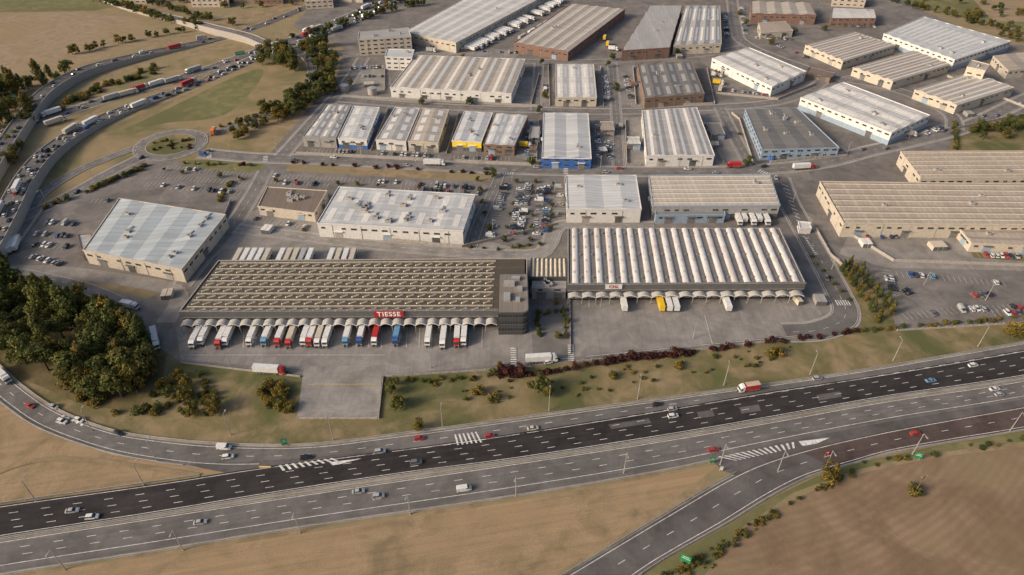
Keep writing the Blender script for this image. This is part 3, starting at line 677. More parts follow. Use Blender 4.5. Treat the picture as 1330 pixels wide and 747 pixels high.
def dockfront(e,c,h,n,depth=4.6,fasc=GREYD,s0=0,s1=1):
    a=c[3].lerp(c[2],s0); b=c[3].lerp(c[2],s1); a=Vector((a.x,a.y,0)); b=Vector((b.x,b.y,0)); L=(b-a).length; u=(b-a).normalized(); o=Vector((u.y,-u.x,0))
    mb=MB(); cc=(a+b)/2+o*.35
    mb.box((cc.x,cc.y,(h+6.2)/2+.25),L/2+.5,.3,(h-6.2)/2+.1,fasc,(u.x,u.y)); cc2=(a+b)/2+o*.68
    mb.box((cc2.x,cc2.y,h+.2),L/2+.6,.06,.14,WALLG,(u.x,u.y)); mb.box((cc2.x,cc2.y,6.6),L/2+.6,.06,.1,WALLG,(u.x,u.y)); mb.build('fascia',e)
    ca=MB(); w=L/n
    for k in range(n):
        K=7
        for j in range(K):
            t0,t1=j/K,(j+1)/K
            def pt(t,q,dz=0): 
                p=a+u*w*(k+t)+o*q; return Vector((p.x,p.y,4.7+1.2*math.sin(math.pi*t)+dz))
            ca.face([pt(t0,.7),pt(t1,.7),pt(t1,depth),pt(t0,depth)],CANO)
            ca.face([pt(t0,depth,-.4),pt(t1,depth,-.4),pt(t1,depth,.0),pt(t0,depth,.0)],WALLW)
        p=a+u*w*k+o*(depth-.4); ca.box((p.x,p.y,2.4),.14,.14,2.4,RAIL,(u.x,u.y))
        p=a+u*w*k+o*(depth/2+.3); ca.box((p.x,p.y,4.64),.12,depth/2-.4,.13,CONCD,(u.x,u.y))
    ca.build('scalloped_canopy',e)
    d=MB()
    for k in range(n*2):
        p=a+u*w*(k+.5)/2+o*.06; d.box((p.x,p.y,2.6),1.3,.07,1.4,SKYP if k%3 else WALLG,(u.x,u.y)); d.box((p.x+o.x*.2,p.y+o.y*.2,1.0),1.35,.3,.18,DARK,(u.x,u.y))
    d.build('dock_doors',e); return a,u,o,L
def sign(e,p,u,o,w,hh,z,mat,text,tm,size):
    mb=MB(); mb.box((p.x,p.y,z),w/2,.12,hh/2,mat,(u.x,u.y)); mb.build('sign_panel',e)
    cu=bpy.data.curves.new('lettering','FONT'); cu.body=text; cu.size=size; cu.align_x='CENTER'; cu.align_y='CENTER'; cu.extrude=.04; cu.offset=.05; cu.space_character=1.12
    t=bpy.data.objects.new('lettering',cu); sc.collection.objects.link(t); cu.materials.append(tm)
    t.location=(p.x+o.x*.2,p.y+o.y*.2,z); t.rotation_euler=(math.pi/2,0,math.atan2(u.y,u.x)); t.parent=e; t.matrix_parent_inverse=Matrix.Translation(-e.location)
e,c=B('logistics_warehouse',[(284,339),(684,336),(684,402),(234,404)],10,GREYD,(.095,.076,.052),1,'s','flat',units=0,wins=0,doors=0,period=2.4,dirt=.5,trim=CONC)
a,u,o,L=dockfront(e,c,10,27,s1=.915)
sk=MB()
rows=8
for r_ in range(rows):
    t=(r_+.4)/rows
    s0,s1=.012,.90
    A=P4(c,s0,t,10.15);B_=P4(c,s1,t,10.15); d=(B_-A); uu=d.normalized(); mid=(A+B_)/2
    sk.box((mid.x,mid.y,10.12),d.length/2,.14,.17,CREAM,(uu.x,uu.y))
    sk.box((mid.x,mid.y-.6,10.0),d.length/2,.4,.12,CONCD,(uu.x,uu.y))
    n=27
    for k in range(n):
        p=P4(c,s0+(s1-s0)*(k+.5)/n,t+.5/rows,10.0)
        q=Vector((math.cos(.55),math.sin(.55))); ux=Vector((q.x,q.y,0)); uy=Vector((-q.y,q.x,0)); l=1.9; w=.42
        b0=[p-ux*l-uy*w,p+ux*l-uy*w,p+ux*l+uy*w,p-ux*l+uy*w]; ridge=[p-ux*(l-.5)+Vector((0,0,.65)),p+ux*(l-.5)+Vector((0,0,.65))]
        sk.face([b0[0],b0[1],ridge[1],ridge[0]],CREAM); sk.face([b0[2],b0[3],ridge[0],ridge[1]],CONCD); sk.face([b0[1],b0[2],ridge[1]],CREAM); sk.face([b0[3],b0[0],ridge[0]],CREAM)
sk.build('skylights',e)
ps=W(505,408,9)
sign(e,Vector((ps.x,c[3].y-1.0,0)),u,o,13.5,3.6,9.0,RED,'TIESSE',LETTER,3.5)
# rectangular charcoal office block with ribbon glazing and a softly rounded street corner
q8=[W(*x,12.5) for x in ((655,356),(688,356),(687,408),(647,408))]
xl,xr=q8[3].x,q8[2].x; yb=q8[0].y; yf=q8[3].y; cr=3.2
fp=[(xl,yb),(xl,yf)]+[(xr-cr+cr*math.cos(-math.pi/2+math.pi/2*i/8),yf+cr+cr*math.sin(-math.pi/2+math.pi/2*i/8)) for i in range(9)]+[(xr,yb)]
cx,cy=(xl+xr)/2,(yb+yf)/2
def scl(pts,k): return [(cx+(x-cx)*k,cy+(y-cy)*k) for x,y in pts]
e2=empty('warehouse_office',(cx,cy,0)); mb=MB()
for k in range(3): mb.prism(fp,k*4.0 if k else 0,k*4.0+2.2,DARKB,CONCD)
mb.prism(fp,12.0,12.9,DARKB,DARKB); mb.build('wall_bands',e2)
mb=MB()
for k in range(3): mb.prism(scl(fp,.985),k*4.0+2.2,k*4.0+4.0,GLASS)
mb.build('ribbon_windows',e2)
mb=MB()
for k in range(9):
    x=xl+(xr-cr-xl)*k/8
    for j in range(3): mb.box((x,yf+.1,j*4+3.1),.1,.12,.9,GREYD)
mb.build('mullions',e2)
mb=MB(); mb.prism(scl(fp,.95),12.9,12.95,roofmat('roof_sheet',(.22,.19,.16),0,2.5),roofmat('roof_sheet',(.22,.19,.16),0,2.5)); 
for x,y,sx,sy in ((-2,6,2.5,1.5),(3,2,1.2,1.2),(-3,-4,1.5,2.5),(2,-6,1,1),(1,10,2,1)): mb.box((cx+x,cy+y,13.7),sx,sy,.75,RAIL)
mb.build('roof_and_plant',e2)
e,c=B('link_building',[(690,336),(736,336),(737,360),(689,360)],8,GREYD,(.2,.185,.17),8,'t','barrel',.5,skym=CREAM,units=0,doors=0)
e,c=B('dock_office',[(692,366),(735,366),(735,374),(691,374)],7,WALLG,(.28,.265,.25),1,'t','flat',units=4,doors=2,winrows=2)
e,c=B('logistics_warehouse',[(738,297),(1012,297),(1045,367),(738,369)],10,GREYD,(.20,.18,.168),19,'t','barrel',.9,skym=BARREL,units=0,wins=0,doors=0,trim=WALLG)
a,u,o,L=dockfront(e,c,10,17,depth=4)
vb=MB()
for k in range(19):
    for t in (.18,.38,.62,.82):
        p=P4(c,(k+.5)/19,t,10.8); vb.box((p.x,p.y,10.82),.45,.9,.07,SKYP)
    for t in (.1,.5,.9):
        if k<18:
            p=P4(c,(k+1)/19,t,10); vb.box((p.x,p.y,10.2),.5,.6,.35,CONCD)
vb.build('vent_hatches',e)
ps=W(797,372,9); sign(e,Vector((ps.x,c[3].y-1.0,0)),u,o,8,2.8,9.2,WALLW,'CHL',RED,2.3)
B('loading_canopy',[(850,268),(940,268),(942,279),(852,280)],5.5,WALLLB,(.20,.22,.24),1,'t','flat',units=0,doors=3)
# ---------------------------------------------------------------- walls & fences
def wall(name,px,h=1.8,mat=CONC,th=.12):
    P=[W(*p) for p in px]; mb=MB()
    for a,b in zip(P,P[1:]):
        d=b-a; L=d.length; u=d.normalized(); m=(a+b)/2; mb.box((m.x,m.y,h/2),L/2,th,h/2,mat,(u.x,u.y))
        for k in range(int(L/4)+1):
            p=a+u*min(L,k*4); mb.box((p.x,p.y,h/2+.1),.18,.2,h/2+.1,CONC,(u.x,u.y))
    mb.build(name)
for q in ([(385,200),(550,208)],[(590,210),(700,215)],[(700,157),(697,208)],[(772,157),(776,214)],[(812,157),(814,215)],[(832,215),(812,216)],[(940,212),(905,150)],[(978,213),(960,156),(950,148)],[(505,142),(482,196)],[(596,148),(580,200)],[(1000,212),(1100,203)],[(712,84),(714,138)],[(780,88),(784,138)],[(822,88),(826,138)],[(918,90),(928,136)],[(700,98),(690,136)],[(500,90),(500,118)],[(448,126),(500,129),(700,139)],[(820,139),(925,136)],[(1020,150),(1100,198)],[(1060,300),(1078,332),(1100,352)],[(1100,303),(1160,340),(1330,346)],[(300,262),(285,298)],[(60,268),(20,325)],[(733,232),(736,287)],[(725,292),(600,322),(425,305)],[(1230,100),(1330,140)],[(1240,168),(1330,150)],[(930,122),(1010,130),(1060,110)],[(1150,180),(1220,160)]):
    wall('boundary_wall',q)
for q in ([(236,472),(390,490)],[(386,544),(492,544),(498,490),(690,478)],[(745,471),(900,456),(1052,438)],[(1165,430),(1330,420)],[(740,386),(741,460)]):
    wall('boundary_wall',q,1.0,CONC,.1)
def rail(P,posts=4):
    Q=resample(P,posts); mb=MB(); n=normals(Q)
    for i in range(len(Q)-1):
        a,b=Q[i],Q[i+1]; Z=Vector((0,0,.35)); k=.09
        for s in (-1,1):
            mb.face([a+n[i]*k*s+Z+Vector((0,0,.25)),b+n[i+1]*k*s+Z+Vector((0,0,.25)),b+n[i+1]*k*s+Z+Vector((0,0,.55)),a+n[i]*k*s+Z+Vector((0,0,.55))],RAIL)
        mb.face([a-n[i]*k+Z+Vector((0,0,.55)),b-n[i+1]*k+Z+Vector((0,0,.55)),b+n[i+1]*k+Z+Vector((0,0,.55)),a+n[i]*k+Z+Vector((0,0,.55))],RAIL)
        mb.box((a.x,a.y,.45),.07,.07,.45,RAIL)
    mb.build('guardrail')
def outn(A,B,d): return [a+(a-b).normalized()*d for a,b in zip(A,B)]
rail(outn(rA,rB,.9)); rail(outn(mB,mA,.7)); rail(outn(lA,lB,.6))
rail(fromto(outn(lB,lA,.9),W(-300,800),W(925,600))); rail(outn(qB,qA,.9))
rail(fromto(outn(qA,qB,.9),W(560,850),W(960,617))); rail(fromto(outn(rB,rA,.9),W(-200,365),W(240,603))); rail(fromto(outn(mA,mB,.9),W(-300,704),W(260,618)))
# ---------------------------------------------------------------- lamps, signs
def lamp_mesh(h,arms):
    mb=MB(); mb.cyl((0,0,0),.3,.3,CONC,8); mb.cyl((0,0,.3),.19,h-.3,RAIL,8,r2=.11)
    for s in arms:
        mb.box((s*.9,0,h-.02),.9,.07,.06,RAIL); mb.box((s*2.0,0,h-.02),.5,.22,.09,WALLG); mb.box((s*2.0,0,h-.13),.4,.15,.03,LAMPW)
    return mb.mesh('lamp')
LM=[lamp_mesh(12,(1,)),lamp_mesh(12,(-1,)),lamp_mesh(13,(-1,1)),lamp_mesh(8,(1,))]
for u_,v_,k in ((47,651,0),(187,630,0),(238,715,1),(85,740,1),(390,692,1),(533,668,1),(670,645,1),(810,615,1),(204,600,0),(433,572,0),(575,556,0),(713,533,0),(828,518,0),(940,500,0),(1052,486,0),(1160,468,0),(1270,450,0),(1310,562,1),(1185,590,1),(1010,612,1),(1070,612,1),(300,565,0),(120,560,0),(935,604,1)):
    inst('street_lamp',LM[k],W(u_,v_),R.uniform(1.3,1.7))
for u_,v_ in ((300,198),(360,200),(470,206),(540,210),(620,213),(690,217),(780,218),(880,218),(1000,214),(1100,200),(1180,180),(1030,262),(1050,300),(1080,350),(640,300),(665,235),(700,300),(720,250),(260,225),(310,235),(400,232),(500,238),(222,188),(780,400),(900,440),(300,475),(560,478),(120,230),(60,262),(1200,370),(1280,390),(430,120),(560,135),(850,140),(960,90)):
    inst('street_lamp',LM[3] if u_!=222 else LM[2],W(u_,v_),R.uniform(0,6))
def signpost(u,v,w,hh,z,mat,rz=0,name='road_sign'):
    mb=MB()
    for s in (-1,1): mb.cyl((s*w*.35,0,0),.09,z,RAIL,8)
    mb.box((0,-.12,z),w/2,.06,hh/2,mat); mb.box((0,-.19,z),w/2-.25,.02,.12,WALLW); mb.box((0,-.19,z+hh*.25),w/2-.6,.02,.1,WALLW)
    o_=mb.build(name); o_.location=W(u,v); o_.rotation_euler=(0,0,rz)
signpost(889,732,3.4,3.6,3.2,GREENS,-.5); signpost(1190,597,2.6,3,2.6,GREENS,-.3); signpost(924,602,2,3.2,2.4,GREENS,.1); signpost(371,580,2.2,3.6,3,GREENS,.3)
signpost(345,608,4.5,.8,.9,YEL,0); signpost(1073,592,1.4,1.8,2,RED,0); signpost(936,612,1.2,2,1.8,WALLW,0); signpost(20,132,4,3,4,GREENS,.4); signpost(314,78,8,3,6,GREENS,.4)
mb=MB(); mb.cyl((0,0,0),.28,10,BARK,8,r2=.18); mb.box((0,0,9.2),1.3,.08,.08,BARK); mb.box((0,0,8.3),.9,.08,.08,BARK)
for s in (-1.1,0,1.1): mb.cyl((s,0,9.28),.08,.3,WALLW,6)
pm=mb.mesh('utility_pole'); inst('utility_pole',pm,W(1188,640),.4)
# ---------------------------------------------------------------- trees
def leaf(mb,c,rad,n,size,mats):
    tone=R.random()
    for _ in range(n):
        d=Vector((R.gauss(0,1),R.gauss(0,1),R.gauss(0,1))).normalized()
        r=R.uniform(.5,1.1)**.6
        p=c+Vector((d.x*rad[0],d.y*rad[1],d.z*rad[2]))*r
        nn=(d+Vector((R.uniform(-.7,.7),R.uniform(-.7,.7),R.uniform(-.3,.9)))).normalized()
        t=nn.orthogonal().normalized(); t=(Matrix.Rotation(R.uniform(0,6.28),3,nn)@t); b=nn.cross(t)
        s=size*R.uniform(.55,1.3)
        m=(mats[0] if tone<.5 else mats[2] if tone>.72 else mats[1]) if R.random()<.6 else R.choice(mats)
        if d.z<-.2: m=mats[1]  # underside shade painted in: lower leaves of each clump take the darkest tone
        mb.face([p-t*s*.5-b*s*.32,p+t*s*.45-b*s*.38+nn*.08,p+t*s*.55+b*s*.3,p-t*s*.35+b*s*.4-nn*.08],m)
def tree_mesh(kind,mats):
    mb=MB()
    if kind=='poplar':
        mb.cyl((0,0,0),.38,6,BARK,7,r2=.2)
        for k in range(24):
            f=k/23; z=2.5+f*11; rr=3.3*math.sin(math.pi*min(1,(f*.78+.16)))**.7; a=R.uniform(0,6.28); q=R.uniform(0,.65)*rr
            leaf(mb,Vector((math.cos(a)*q,math.sin(a)*q,z)),(rr*.6,rr*.6,1.3),75,.55,mats)
    elif kind=='broad':
        mb.cyl((0,0,0),.35,3.2,BARK,7,r2=.22)
        for k in range(5):
            a=k*1.26+R.random(); p0=Vector((0,0,2.6)); p1=Vector((math.cos(a)*2,math.sin(a)*2,5))
            mb.face([p0+Vector((.12,0,0)),p0-Vector((.12,0,0)),p1],BARK); mb.face([p0+Vector((0,.12,0)),p0-Vector((0,.12,0)),p1],BARK)
        for k in range(19):
            a=R.uniform(0,6.28); q=R.uniform(.1,1)**.6*3.0; z=R.uniform(3,8.4)-q*.35; r0=R.uniform(.9,1.8)
            leaf(mb,Vector((math.cos(a)*q,math.sin(a)*q,z)),(r0,r0,r0*.8),75,.52,mats)
    elif kind=='bush':
        mb.cyl((0,0,0),.1,.8,BARK,5,r2=.05)
        for k in range(8):
            a=R.uniform(0,6.28); q=R.uniform(.1,1.2); leaf(mb,Vector((math.cos(a)*q,math.sin(a)*q,R.uniform(.6,1.9))),(.85,.85,.7),55,.36,mats)
    elif kind=='cone':
        mb.cyl((0,0,0),.2,2,BARK,6,r2=.12)
        for k in range(12):
            f=k/11; rr=1.7*(1-f)+.25; leaf(mb,Vector((R.uniform(-.3,.3),R.uniform(-.3,.3),1.2+f*6)),(rr,rr,.8),60,.45,mats)
    return mb.mesh(kind+'_crown')
POP=[tree_mesh('poplar',x) for x in (L1,LD,L2,LD,L1)]; BRO=[tree_mesh('broad',x) for x in (L1,LD,L2,LD,L2,L1)]
BUS=[tree_mesh('bush',x) for x in (L1,L2,LD,L2)]; PLU=[tree_mesh('bush',L3) for _ in range(3)]; CON=[tree_mesh('cone',x) for x in (LD,L2,L1)]
def T(kind,u,v,s=1,j=.15,name='tree'):
    p=W(u,v); k=s*R.uniform(1-j,1+j); inst(name,R.choice(kind),p,R.uniform(0,6.28),(k*R.uniform(.9,1.12),k*R.uniform(.9,1.12),k*R.uniform(.88,1.15)))
def inside(x,y,poly):
    r=False; n=len(poly)
    for i in range(n):
        a,b=poly[i],poly[(i+1)%n]
        if (a[1]>y)!=(b[1]>y) and x<(b[0]-a[0])*(y-a[1])/(b[1]-a[1])+a[0]: r=not r
    return r
def scatter(kinds,px,n,s,name='tree',mind=0,j=.25):
    P=[W(*p) for p in px]; poly=[(p.x,p.y) for p in P]; xs=[p[0] for p in poly]; ys=[p[1] for p in poly]; out=[]; tr=0
    while len(out)<n and tr<n*60:
        tr+=1; x=R.uniform(min(xs),max(xs)); y=R.uniform(min(ys),max(ys))
        if not inside(x,y,poly): continue
        if mind and any((x-a)**2+(y-b)**2<mind*mind for a,b in out): continue
        out.append((x,y)); k=s*R.uniform(1-j,1+j)
        inst(name,R.choice(kinds),(x,y,0),R.uniform(0,6.28),(k*R.uniform(.9,1.15),k*R.uniform(.9,1.15),k*R.uniform(.85,1.15)))
def line(kinds,px,step,s,name='tree',jit=.8,skip=0,j=.2):
    Q=resample([W(*p) for p in px],step)
    for p in Q:
        if R.random()<skip: continue
        k=s*R.uniform(1-j,1+j); inst(name,R.choice(kinds),(p.x+R.uniform(-jit,jit),p.y+R.uniform(-jit,jit),0),R.uniform(0,6.28),(k*R.uniform(.9,1.15),k*R.uniform(.9,1.15),k*R.uniform(.85,1.15)))
scatter([BRO[0],BRO[1],BRO[0],BRO[5],BRO[2],BRO[5],POP[0],POP[4]],[(-120,375),(20,375),(90,395),(185,432),(200,470),(180,520),(120,520),(60,492),(10,455),(-120,430)],62,1.45,'tree',6.8,.25)
line([POP[0],POP[4],POP[2],POP[1]],[(0,385),(60,392),(110,408),(160,430),(190,448)],6.5,1.15)
scatter([BRO[2],BRO[4],POP[2]],[(100,470),(200,470),(195,522),(120,522)],10,1.0,'tree',5)
scatter(BUS,[(60,500),(210,490),(240,540),(160,545)],22,1.3,'shrub')
scatter([BUS[0],BUS[1],BUS[3]]+BRO[2:3],[(215,500),(280,500),(285,545),(235,545)],26,.9,'shrub',2.2)
scatter([BUS[0],BUS[1],BUS[3]],[(335,500),(370,498),(380,540),(345,530)],16,1.4,'shrub',1.8)
for u_,v_,s in ((232,492,.7),(516,530,1.05),(508,512,.7),(543,558,.65),(515,500,.5),(702,508,1.1),(712,512,.9),(690,505,.6),(1075,625,1.05),(1190,640,.45),(640,486,.5),(650,478,.4),(1315,438,1.2),(725,440,.5),(735,420,.4),(722,395,.4)): T([BRO[2],BRO[4],BRO[0]],u_,v_,s)
for u_,v_ in ((262,488),(268,498),(522,522),(1186,642),(1192,644),(1188,636)): T(BUS,u_,v_,1.1,name='shrub')
line(PLU,[(650,492),(700,487),(790,472),(890,460),(960,450),(1040,441),(1110,432)],4.2,1.0,'plum_shrub',.7,.2)
line(PLU,[(790,472),(830,466),(895,460)],2.6,1.35,'plum_shrub',.8,.1)
scatter(PLU,[(650,482),(680,480),(684,492),(655,494)],7,1.5,'plum_shrub',2)
line(BUS,[(500,498),(560,494),(650,490)],3,.8,'shrub',1.2,.2)
line(BUS[:2],[(1110,430),(1200,424),(1330,412)],4,.8,'shrub',.8,.25)
scatter(BUS,[(560,500),(700,492),(1000,450),(1050,450),(1000,475),(800,510),(600,535)],45,.55,'shrub',0,.45)
for (u_,v_) in ((795,490),(880,478),(1002,462),(1010,460),(620,510),(640,520)): T([BUS[1],BUS[3]],u_,v_,1.5,name='shrub')
line(CON,[(1093,352),(1110,375),(1128,400),(1140,415)],4.2,1.0); line(CON,[(1103,348),(1125,368),(1150,395),(1158,408)],4.2,1.0)
line(CON,[(733,405),(736,440)],4,.5); line(BUS,[(700,408),(700,438)],3,.8,'shrub'); line(BUS,[(706,408),(735,404)],3,.7,'shrub')
scatter(BUS,[(860,747),(950,695),(1030,648),(1110,610),(1115,618),(1040,650),(975,695),(915,747)],80,.5,'shrub',0,.5)
line(BUS,[(1100,608),(1250,583),(1400,560)],4,.6,'shrub',1.2,.3,.4)
scatter(POP[:4]+BRO,[(330,80),(345,62),(378,70),(385,95),(355,105)],16,1.25,'tree',5)
scatter(BRO,[(345,150),(385,130),(412,105),(432,100),(438,118),(400,145),(360,158)],32,1.15,'tree',5)
scatter(BRO+POP[1:2],[(385,62),(425,58),(438,80),(430,100),(415,95)],20,1.1,'tree',5)
scatter(BRO,[(300,168),(345,150),(345,165),(310,182)],10,.8,'tree',4)
line(BUS,[(290,165),(370,138),(398,112)],5,1.1,'shrub',1)
scatter(BRO+POP,[(-60,120),(20,118),(60,128),(40,165),(10,175),(-60,160)],28,1.3,'tree',6)
scatter(BRO+POP,[(-60,110),(50,108),(80,88),(95,92),(60,118),(0,135)],18,1.2,'tree',6)
scatter(BRO,[(-30,205),(25,180),(40,195),(15,225),(-20,245)],14,.9,'tree',5)
line(BRO,[(90,72),(130,62),(190,50),(240,42)],8,.85,'tree',3,.15); line(BRO,[(120,2),(160,10),(215,28),(260,38)],8,1.0,'tree',2.5,.1); line(BRO,[(165,-5),(205,8),(250,22),(300,34)],8,.9,'tree',2.5,.15)
scatter(BUS,[(75,140),(130,112),(200,88),(210,95),(120,125),(80,145)],40,1.5,'shrub')
line(BRO,[(165,-3),(260,5),(330,12),(400,5)],13,.9,'tree',6,.3)
line(BRO,[(380,52),(440,38),(480,22),(540,8)],8,.9,'tree',3,.15)
line(BUS,[(60,270),(180,222)],4,1.2,'hedge_shrub',.6,.1); line(BUS,[(115,250),(190,215)],3,.9,'hedge_shrub',.6)
line(PLU+BUS,[(240,213),(330,216)],4,1.0,'shrub',.8,.2); line(PLU,[(380,212),(630,226)],7,1.0,'plum_shrub',1,.3)
scatter(BUS+PLU,[(200,180),(245,180),(250,195),(200,197)],16,.8,'shrub')
for u_,v_ in ((548,136),(700,148),(708,128),(790,88),(795,78),(704,85),(840,75),(800,118),(930,100),(602,78),(690,215),(970,215),(640,230),(770,120),(960,20),(968,34),(1070,40),(1140,108),(1000,58),(1340,120),(610,136),(455,112),(1120,30),(1030,46),(880,72)): T(BRO,u_,v_,.75)
line(BRO,[(1262,172),(1330,166)],6,.8); scatter(BRO,[(1265,165),(1340,155),(1345,180),(1270,182)],12,.8,'tree',4)
scatter(BRO,[(1140,2),(1330,-10),(1400,20),(1330,45),(1250,30)],46,.8,'tree',6); line(BRO,[(1300,48),(1345,60)],7,.8)
scatter(BRO,[(480,5),(560,-10),(560,5),(500,18)],10,.8,'tree',6); line(BRO,[(1150,0),(1230,20),(1320,45)],8,.8,'tree',2,.2)
scatter(BRO+POP,[(-400,-60),(1600,-60),(1600,-110),(-400,-110)],130,1.6,'tree',9)
line(BUS,[(300,240),(285,262)],4,1,'shrub'); line(BUS,[(610,322),(640,325),(700,318)],4,.8,'shrub',.6,.3); line(BRO,[(620,235),(636,300)],14,.4)
line(BUS,[(1055,335),(1100,390)],6,.7,'shrub'); line(BUS,[(1240,160),(1242,195)],4,1,'shrub')
for px_ in ([(672,238),(655,314)],[(695,238),(690,314)],[(718,240),(716,300)],[(360,236),(620,250)],[(215,223),(315,234)]): line(BRO,px_,13,.35,'tree',.5,.2)
for u_,v_ in ((930,172),(960,175),(1140,418),(395,300),(396,284)): T(BUS,u_,v_,1,name='shrub')
# ---------------------------------------------------------------- vehicles placement
for u_,cab,box in ((256,'white','white'),(267,'white','white'),(289,'red','white'),(298,'white','white'),(329,'white','white'),(348,'lblue','white'),(365,'red','white'),(379,'red','cream'),(398,'white','white'),(406,'red','white'),(416,'white','cream'),(426,'white','white'),(452,'lblue','white'),(470,'blue','white'),(489,'white','red'),(516,'blue','lblue'),(557,'white','white'),(576,'white','white'),(594,'red','white'),(603,'white','white')):
    truck(u_,441+R.uniform(-2,2),cab=cab,box=box,wd=Vector((R.uniform(-.02,.02),-1,0)),roof='white' if box=='white' else None)
for u_,cab,box,tr in ((810,'white','white',False),(858,'orange','yellow',False),(868,'white','white',False),(877,'grey','white',False),(944,'white','white',False)):
    truck(u_,402,cab=cab,box=box,tractor=tr,wd=Vector((0,-1,0)))
for i in range(17):
    if i in (5,11,12): continue
    truck(309+i*9.3,342,cab='white',box=R.choice(['white','cream','white','silver','white','cream']),tractor=False,wd=Vector((.0,-1,0)))
for i,u_ in enumerate((958,966,976,985,994)): truck(u_,289,cab='white',box='white',tractor=i%2==0,wd=Vector((0,-1,0)),short=True)
truck(355,485,(1,.06),'red','white',roof='white'); truck(707,470,(1,-.06),'white','white'); truck(972,508,(-1,.15),'white','red',short=True,roof='cream'); truck(567,215,(1,.02),'white','white')
car(292,583,(1,.05),'white','van')
truck(204,446,(.2,1),'white','white'); truck(170,401,(1,.2),'white','white',short=True); truck(6,492,(1,.9),'white','white')
truck(1045,220,(1,-.05),'red','white'); truck(953,218,(-1,0),'red','red',short=True); truck(278,174,(.4,-1),'white','orange',short=True)
for a_ in ((8,312),(16,313),(24,310)): truck(a_[0],a_[1]+8,(.35,-1),'white','white')
truck(75,160,(1,-.35),'white','cream'); truck(150,128,(1,-.3),'white','silver'); truck(208,110,(1,-.32),'white','white'); truck(262,52,(1,-.2),'white','silver',short=True)
def traffic(P,off,gap,flip=False,tp=.06,h=VZ,a=0,b=1):
    Q=offset(P,off); Q=resample(Q,1.0); i=int(len(Q)*a)+3
    while i<len(Q)*b-3:
        d=Q[i+1]-Q[i-1]
        if flip: d=-d
        if R.random()<tp: truck(0,0,cab='white',box=R.choice(['white','white','silver','cream','red']),p=Q[i],wd=d,h=h); i+=12
        else: car(0,0,None,p=Q[i],worlddir=d,h=h)
        i+=int(R.uniform(gap*.7,gap*1.6))
traffic(S_b,-4,8,tp=.04,a=.1); traffic(S_b,-.3,9,tp=.06,a=.1); traffic(S_b,3.4,14,a=.1,tp=.05)
traffic(S_c,-3.8,16,tp=.3); traffic(S_c,0,22,tp=.25); traffic(S_c,3.8,24,True,tp=.25); traffic(S_a,-2.5,18,a=.08,tp=.05); traffic(S_a,2.5,40,a=.1,tp=.1)
traffic(S_main,-2.6,50,tp=.03); traffic(S_main,2.6,55,True,tp=.03); traffic(S_r,-2.6,70); traffic(S_d,2.2,50)
DR=(1,-.155)
for u_,v_,col,k in ((40,529,'red','hatch'),(82,549,'white','wagon'),(104,547,'white','hatch'),(71,530,'silver','hatch'),(155,564,'black','hatch'),(297,595,'white','wagon'),(95,665,'silver','sedan'),(121,673,'white','wagon'),(261,680,'silver','sedan'),(466,640,'silver','sedan'),(492,646,'silver','wagon'),(494,588,'silver','wagon'),(541,602,'grey','wagon'),(545,571,'red','hatch'),(636,568,'red','hatch'),(603,637,'white','van'),(692,558,'cream','sedan'),(873,533,'silver','hatch'),(874,542,'white','wagon'),(853,527,'black','hatch'),(926,586,'red','sedan'),(1061,493,'silver','wagon'),(1208,496,'lblue','sedan'),(1263,476,'white','wagon'),(1297,514,'silver','hatch'),(1291,507,'white','sedan'),(1188,565,'red','wagon'),(398,596,'black','wagon'),(712,472,'white','hatch')):
    car(u_,v_,DR if u_>200 else (1,.35 if v_<600 else -.13),col,k)
mk2=MB()
def park(p0,p1,occ,side=1,ln=5):
    A=W(*p0);B_=W(*p1); d=B_-A; L=d.length; u=d.normalized(); n=Vector((-u.y,u.x,0))*side; N_=int(L/2.6); z=ZP
    for k in range(N_+1):
        p=A+u*2.6*k; strip(mk2,[p-n*ln/2,p+n*ln/2],.13,WHITE,z)
        if k<N_ and R.random()<occ:
            q=p+u*1.3+n*R.uniform(-.3,.3); dd=n if R.random()<.5 else -n
            car(0,0,None,p=q,worlddir=dd+u*R.uniform(-.04,.04))
ZP=nz()
for a_,b_,oc in (((656,240),(636,312),.55),((677,240),(664,312),.85),((686,240),(674,312),.8),((702,240),(697,308),.6),((711,240),(708,305),.6),((727,240),(728,285),.5),
    ((355,229),(470,235),.15),((480,236),(630,246),.3),((352,238),(430,241),.12),((520,246),(628,254),.3),((218,218),(330,228),.12),((205,229),(320,240),.1),((190,240),(312,252),.12),
    ((1165,357),(1215,361),.5),((1225,362),(1310,370),.2),((1172,377),(1188,388),.7),((1262,385),(1290,383),.8),((1175,412),(1240,404),.15),((1245,404),(1330,400),.6),((1290,408),(1330,408),.6),((1150,352),(1162,385),.4),
    ((60,290),(100,292),.5),((45,305),(95,308),.4),((38,318),(92,322),.4),((120,262),(145,262),.5),((28,330),(80,345),.4),
    ((690,160),(684,205),.7),((775,160),(778,208),.6),((788,176),(793,212),.5),((820,195),(836,196),.5),((912,160),(930,200),.4),((590,205),(665,208),.3),((490,200),(570,204),.4),((400,196),(470,199),.3),
    ((645,105),(640,128),.7),((655,100),(650,128),.5),((700,112),(716,112),.5),((785,100),(790,128),.6),((812,100),(820,130),.5),((455,90),(500,88),.6),((470,100),(500,100),.5),((840,72),(920,66),.5),
    ((1060,65),(1090,88),.4),((1010,60),(1060,80),.4),((1170,60),(1150,66),.4),((942,20),(944,50),.5),((963,10),(968,45),.5),((1080,34),(1140,36),.6),((1200,175),(1230,165),.5),((945,118),(1000,125),.6),((600,66),(680,70),.3),((1110,308),(1180,308),.3),((1270,332),(1330,335),.5),((330,285),(400,296),.3),((980,50),(1030,52),.5)):
    park(a_,b_,oc)
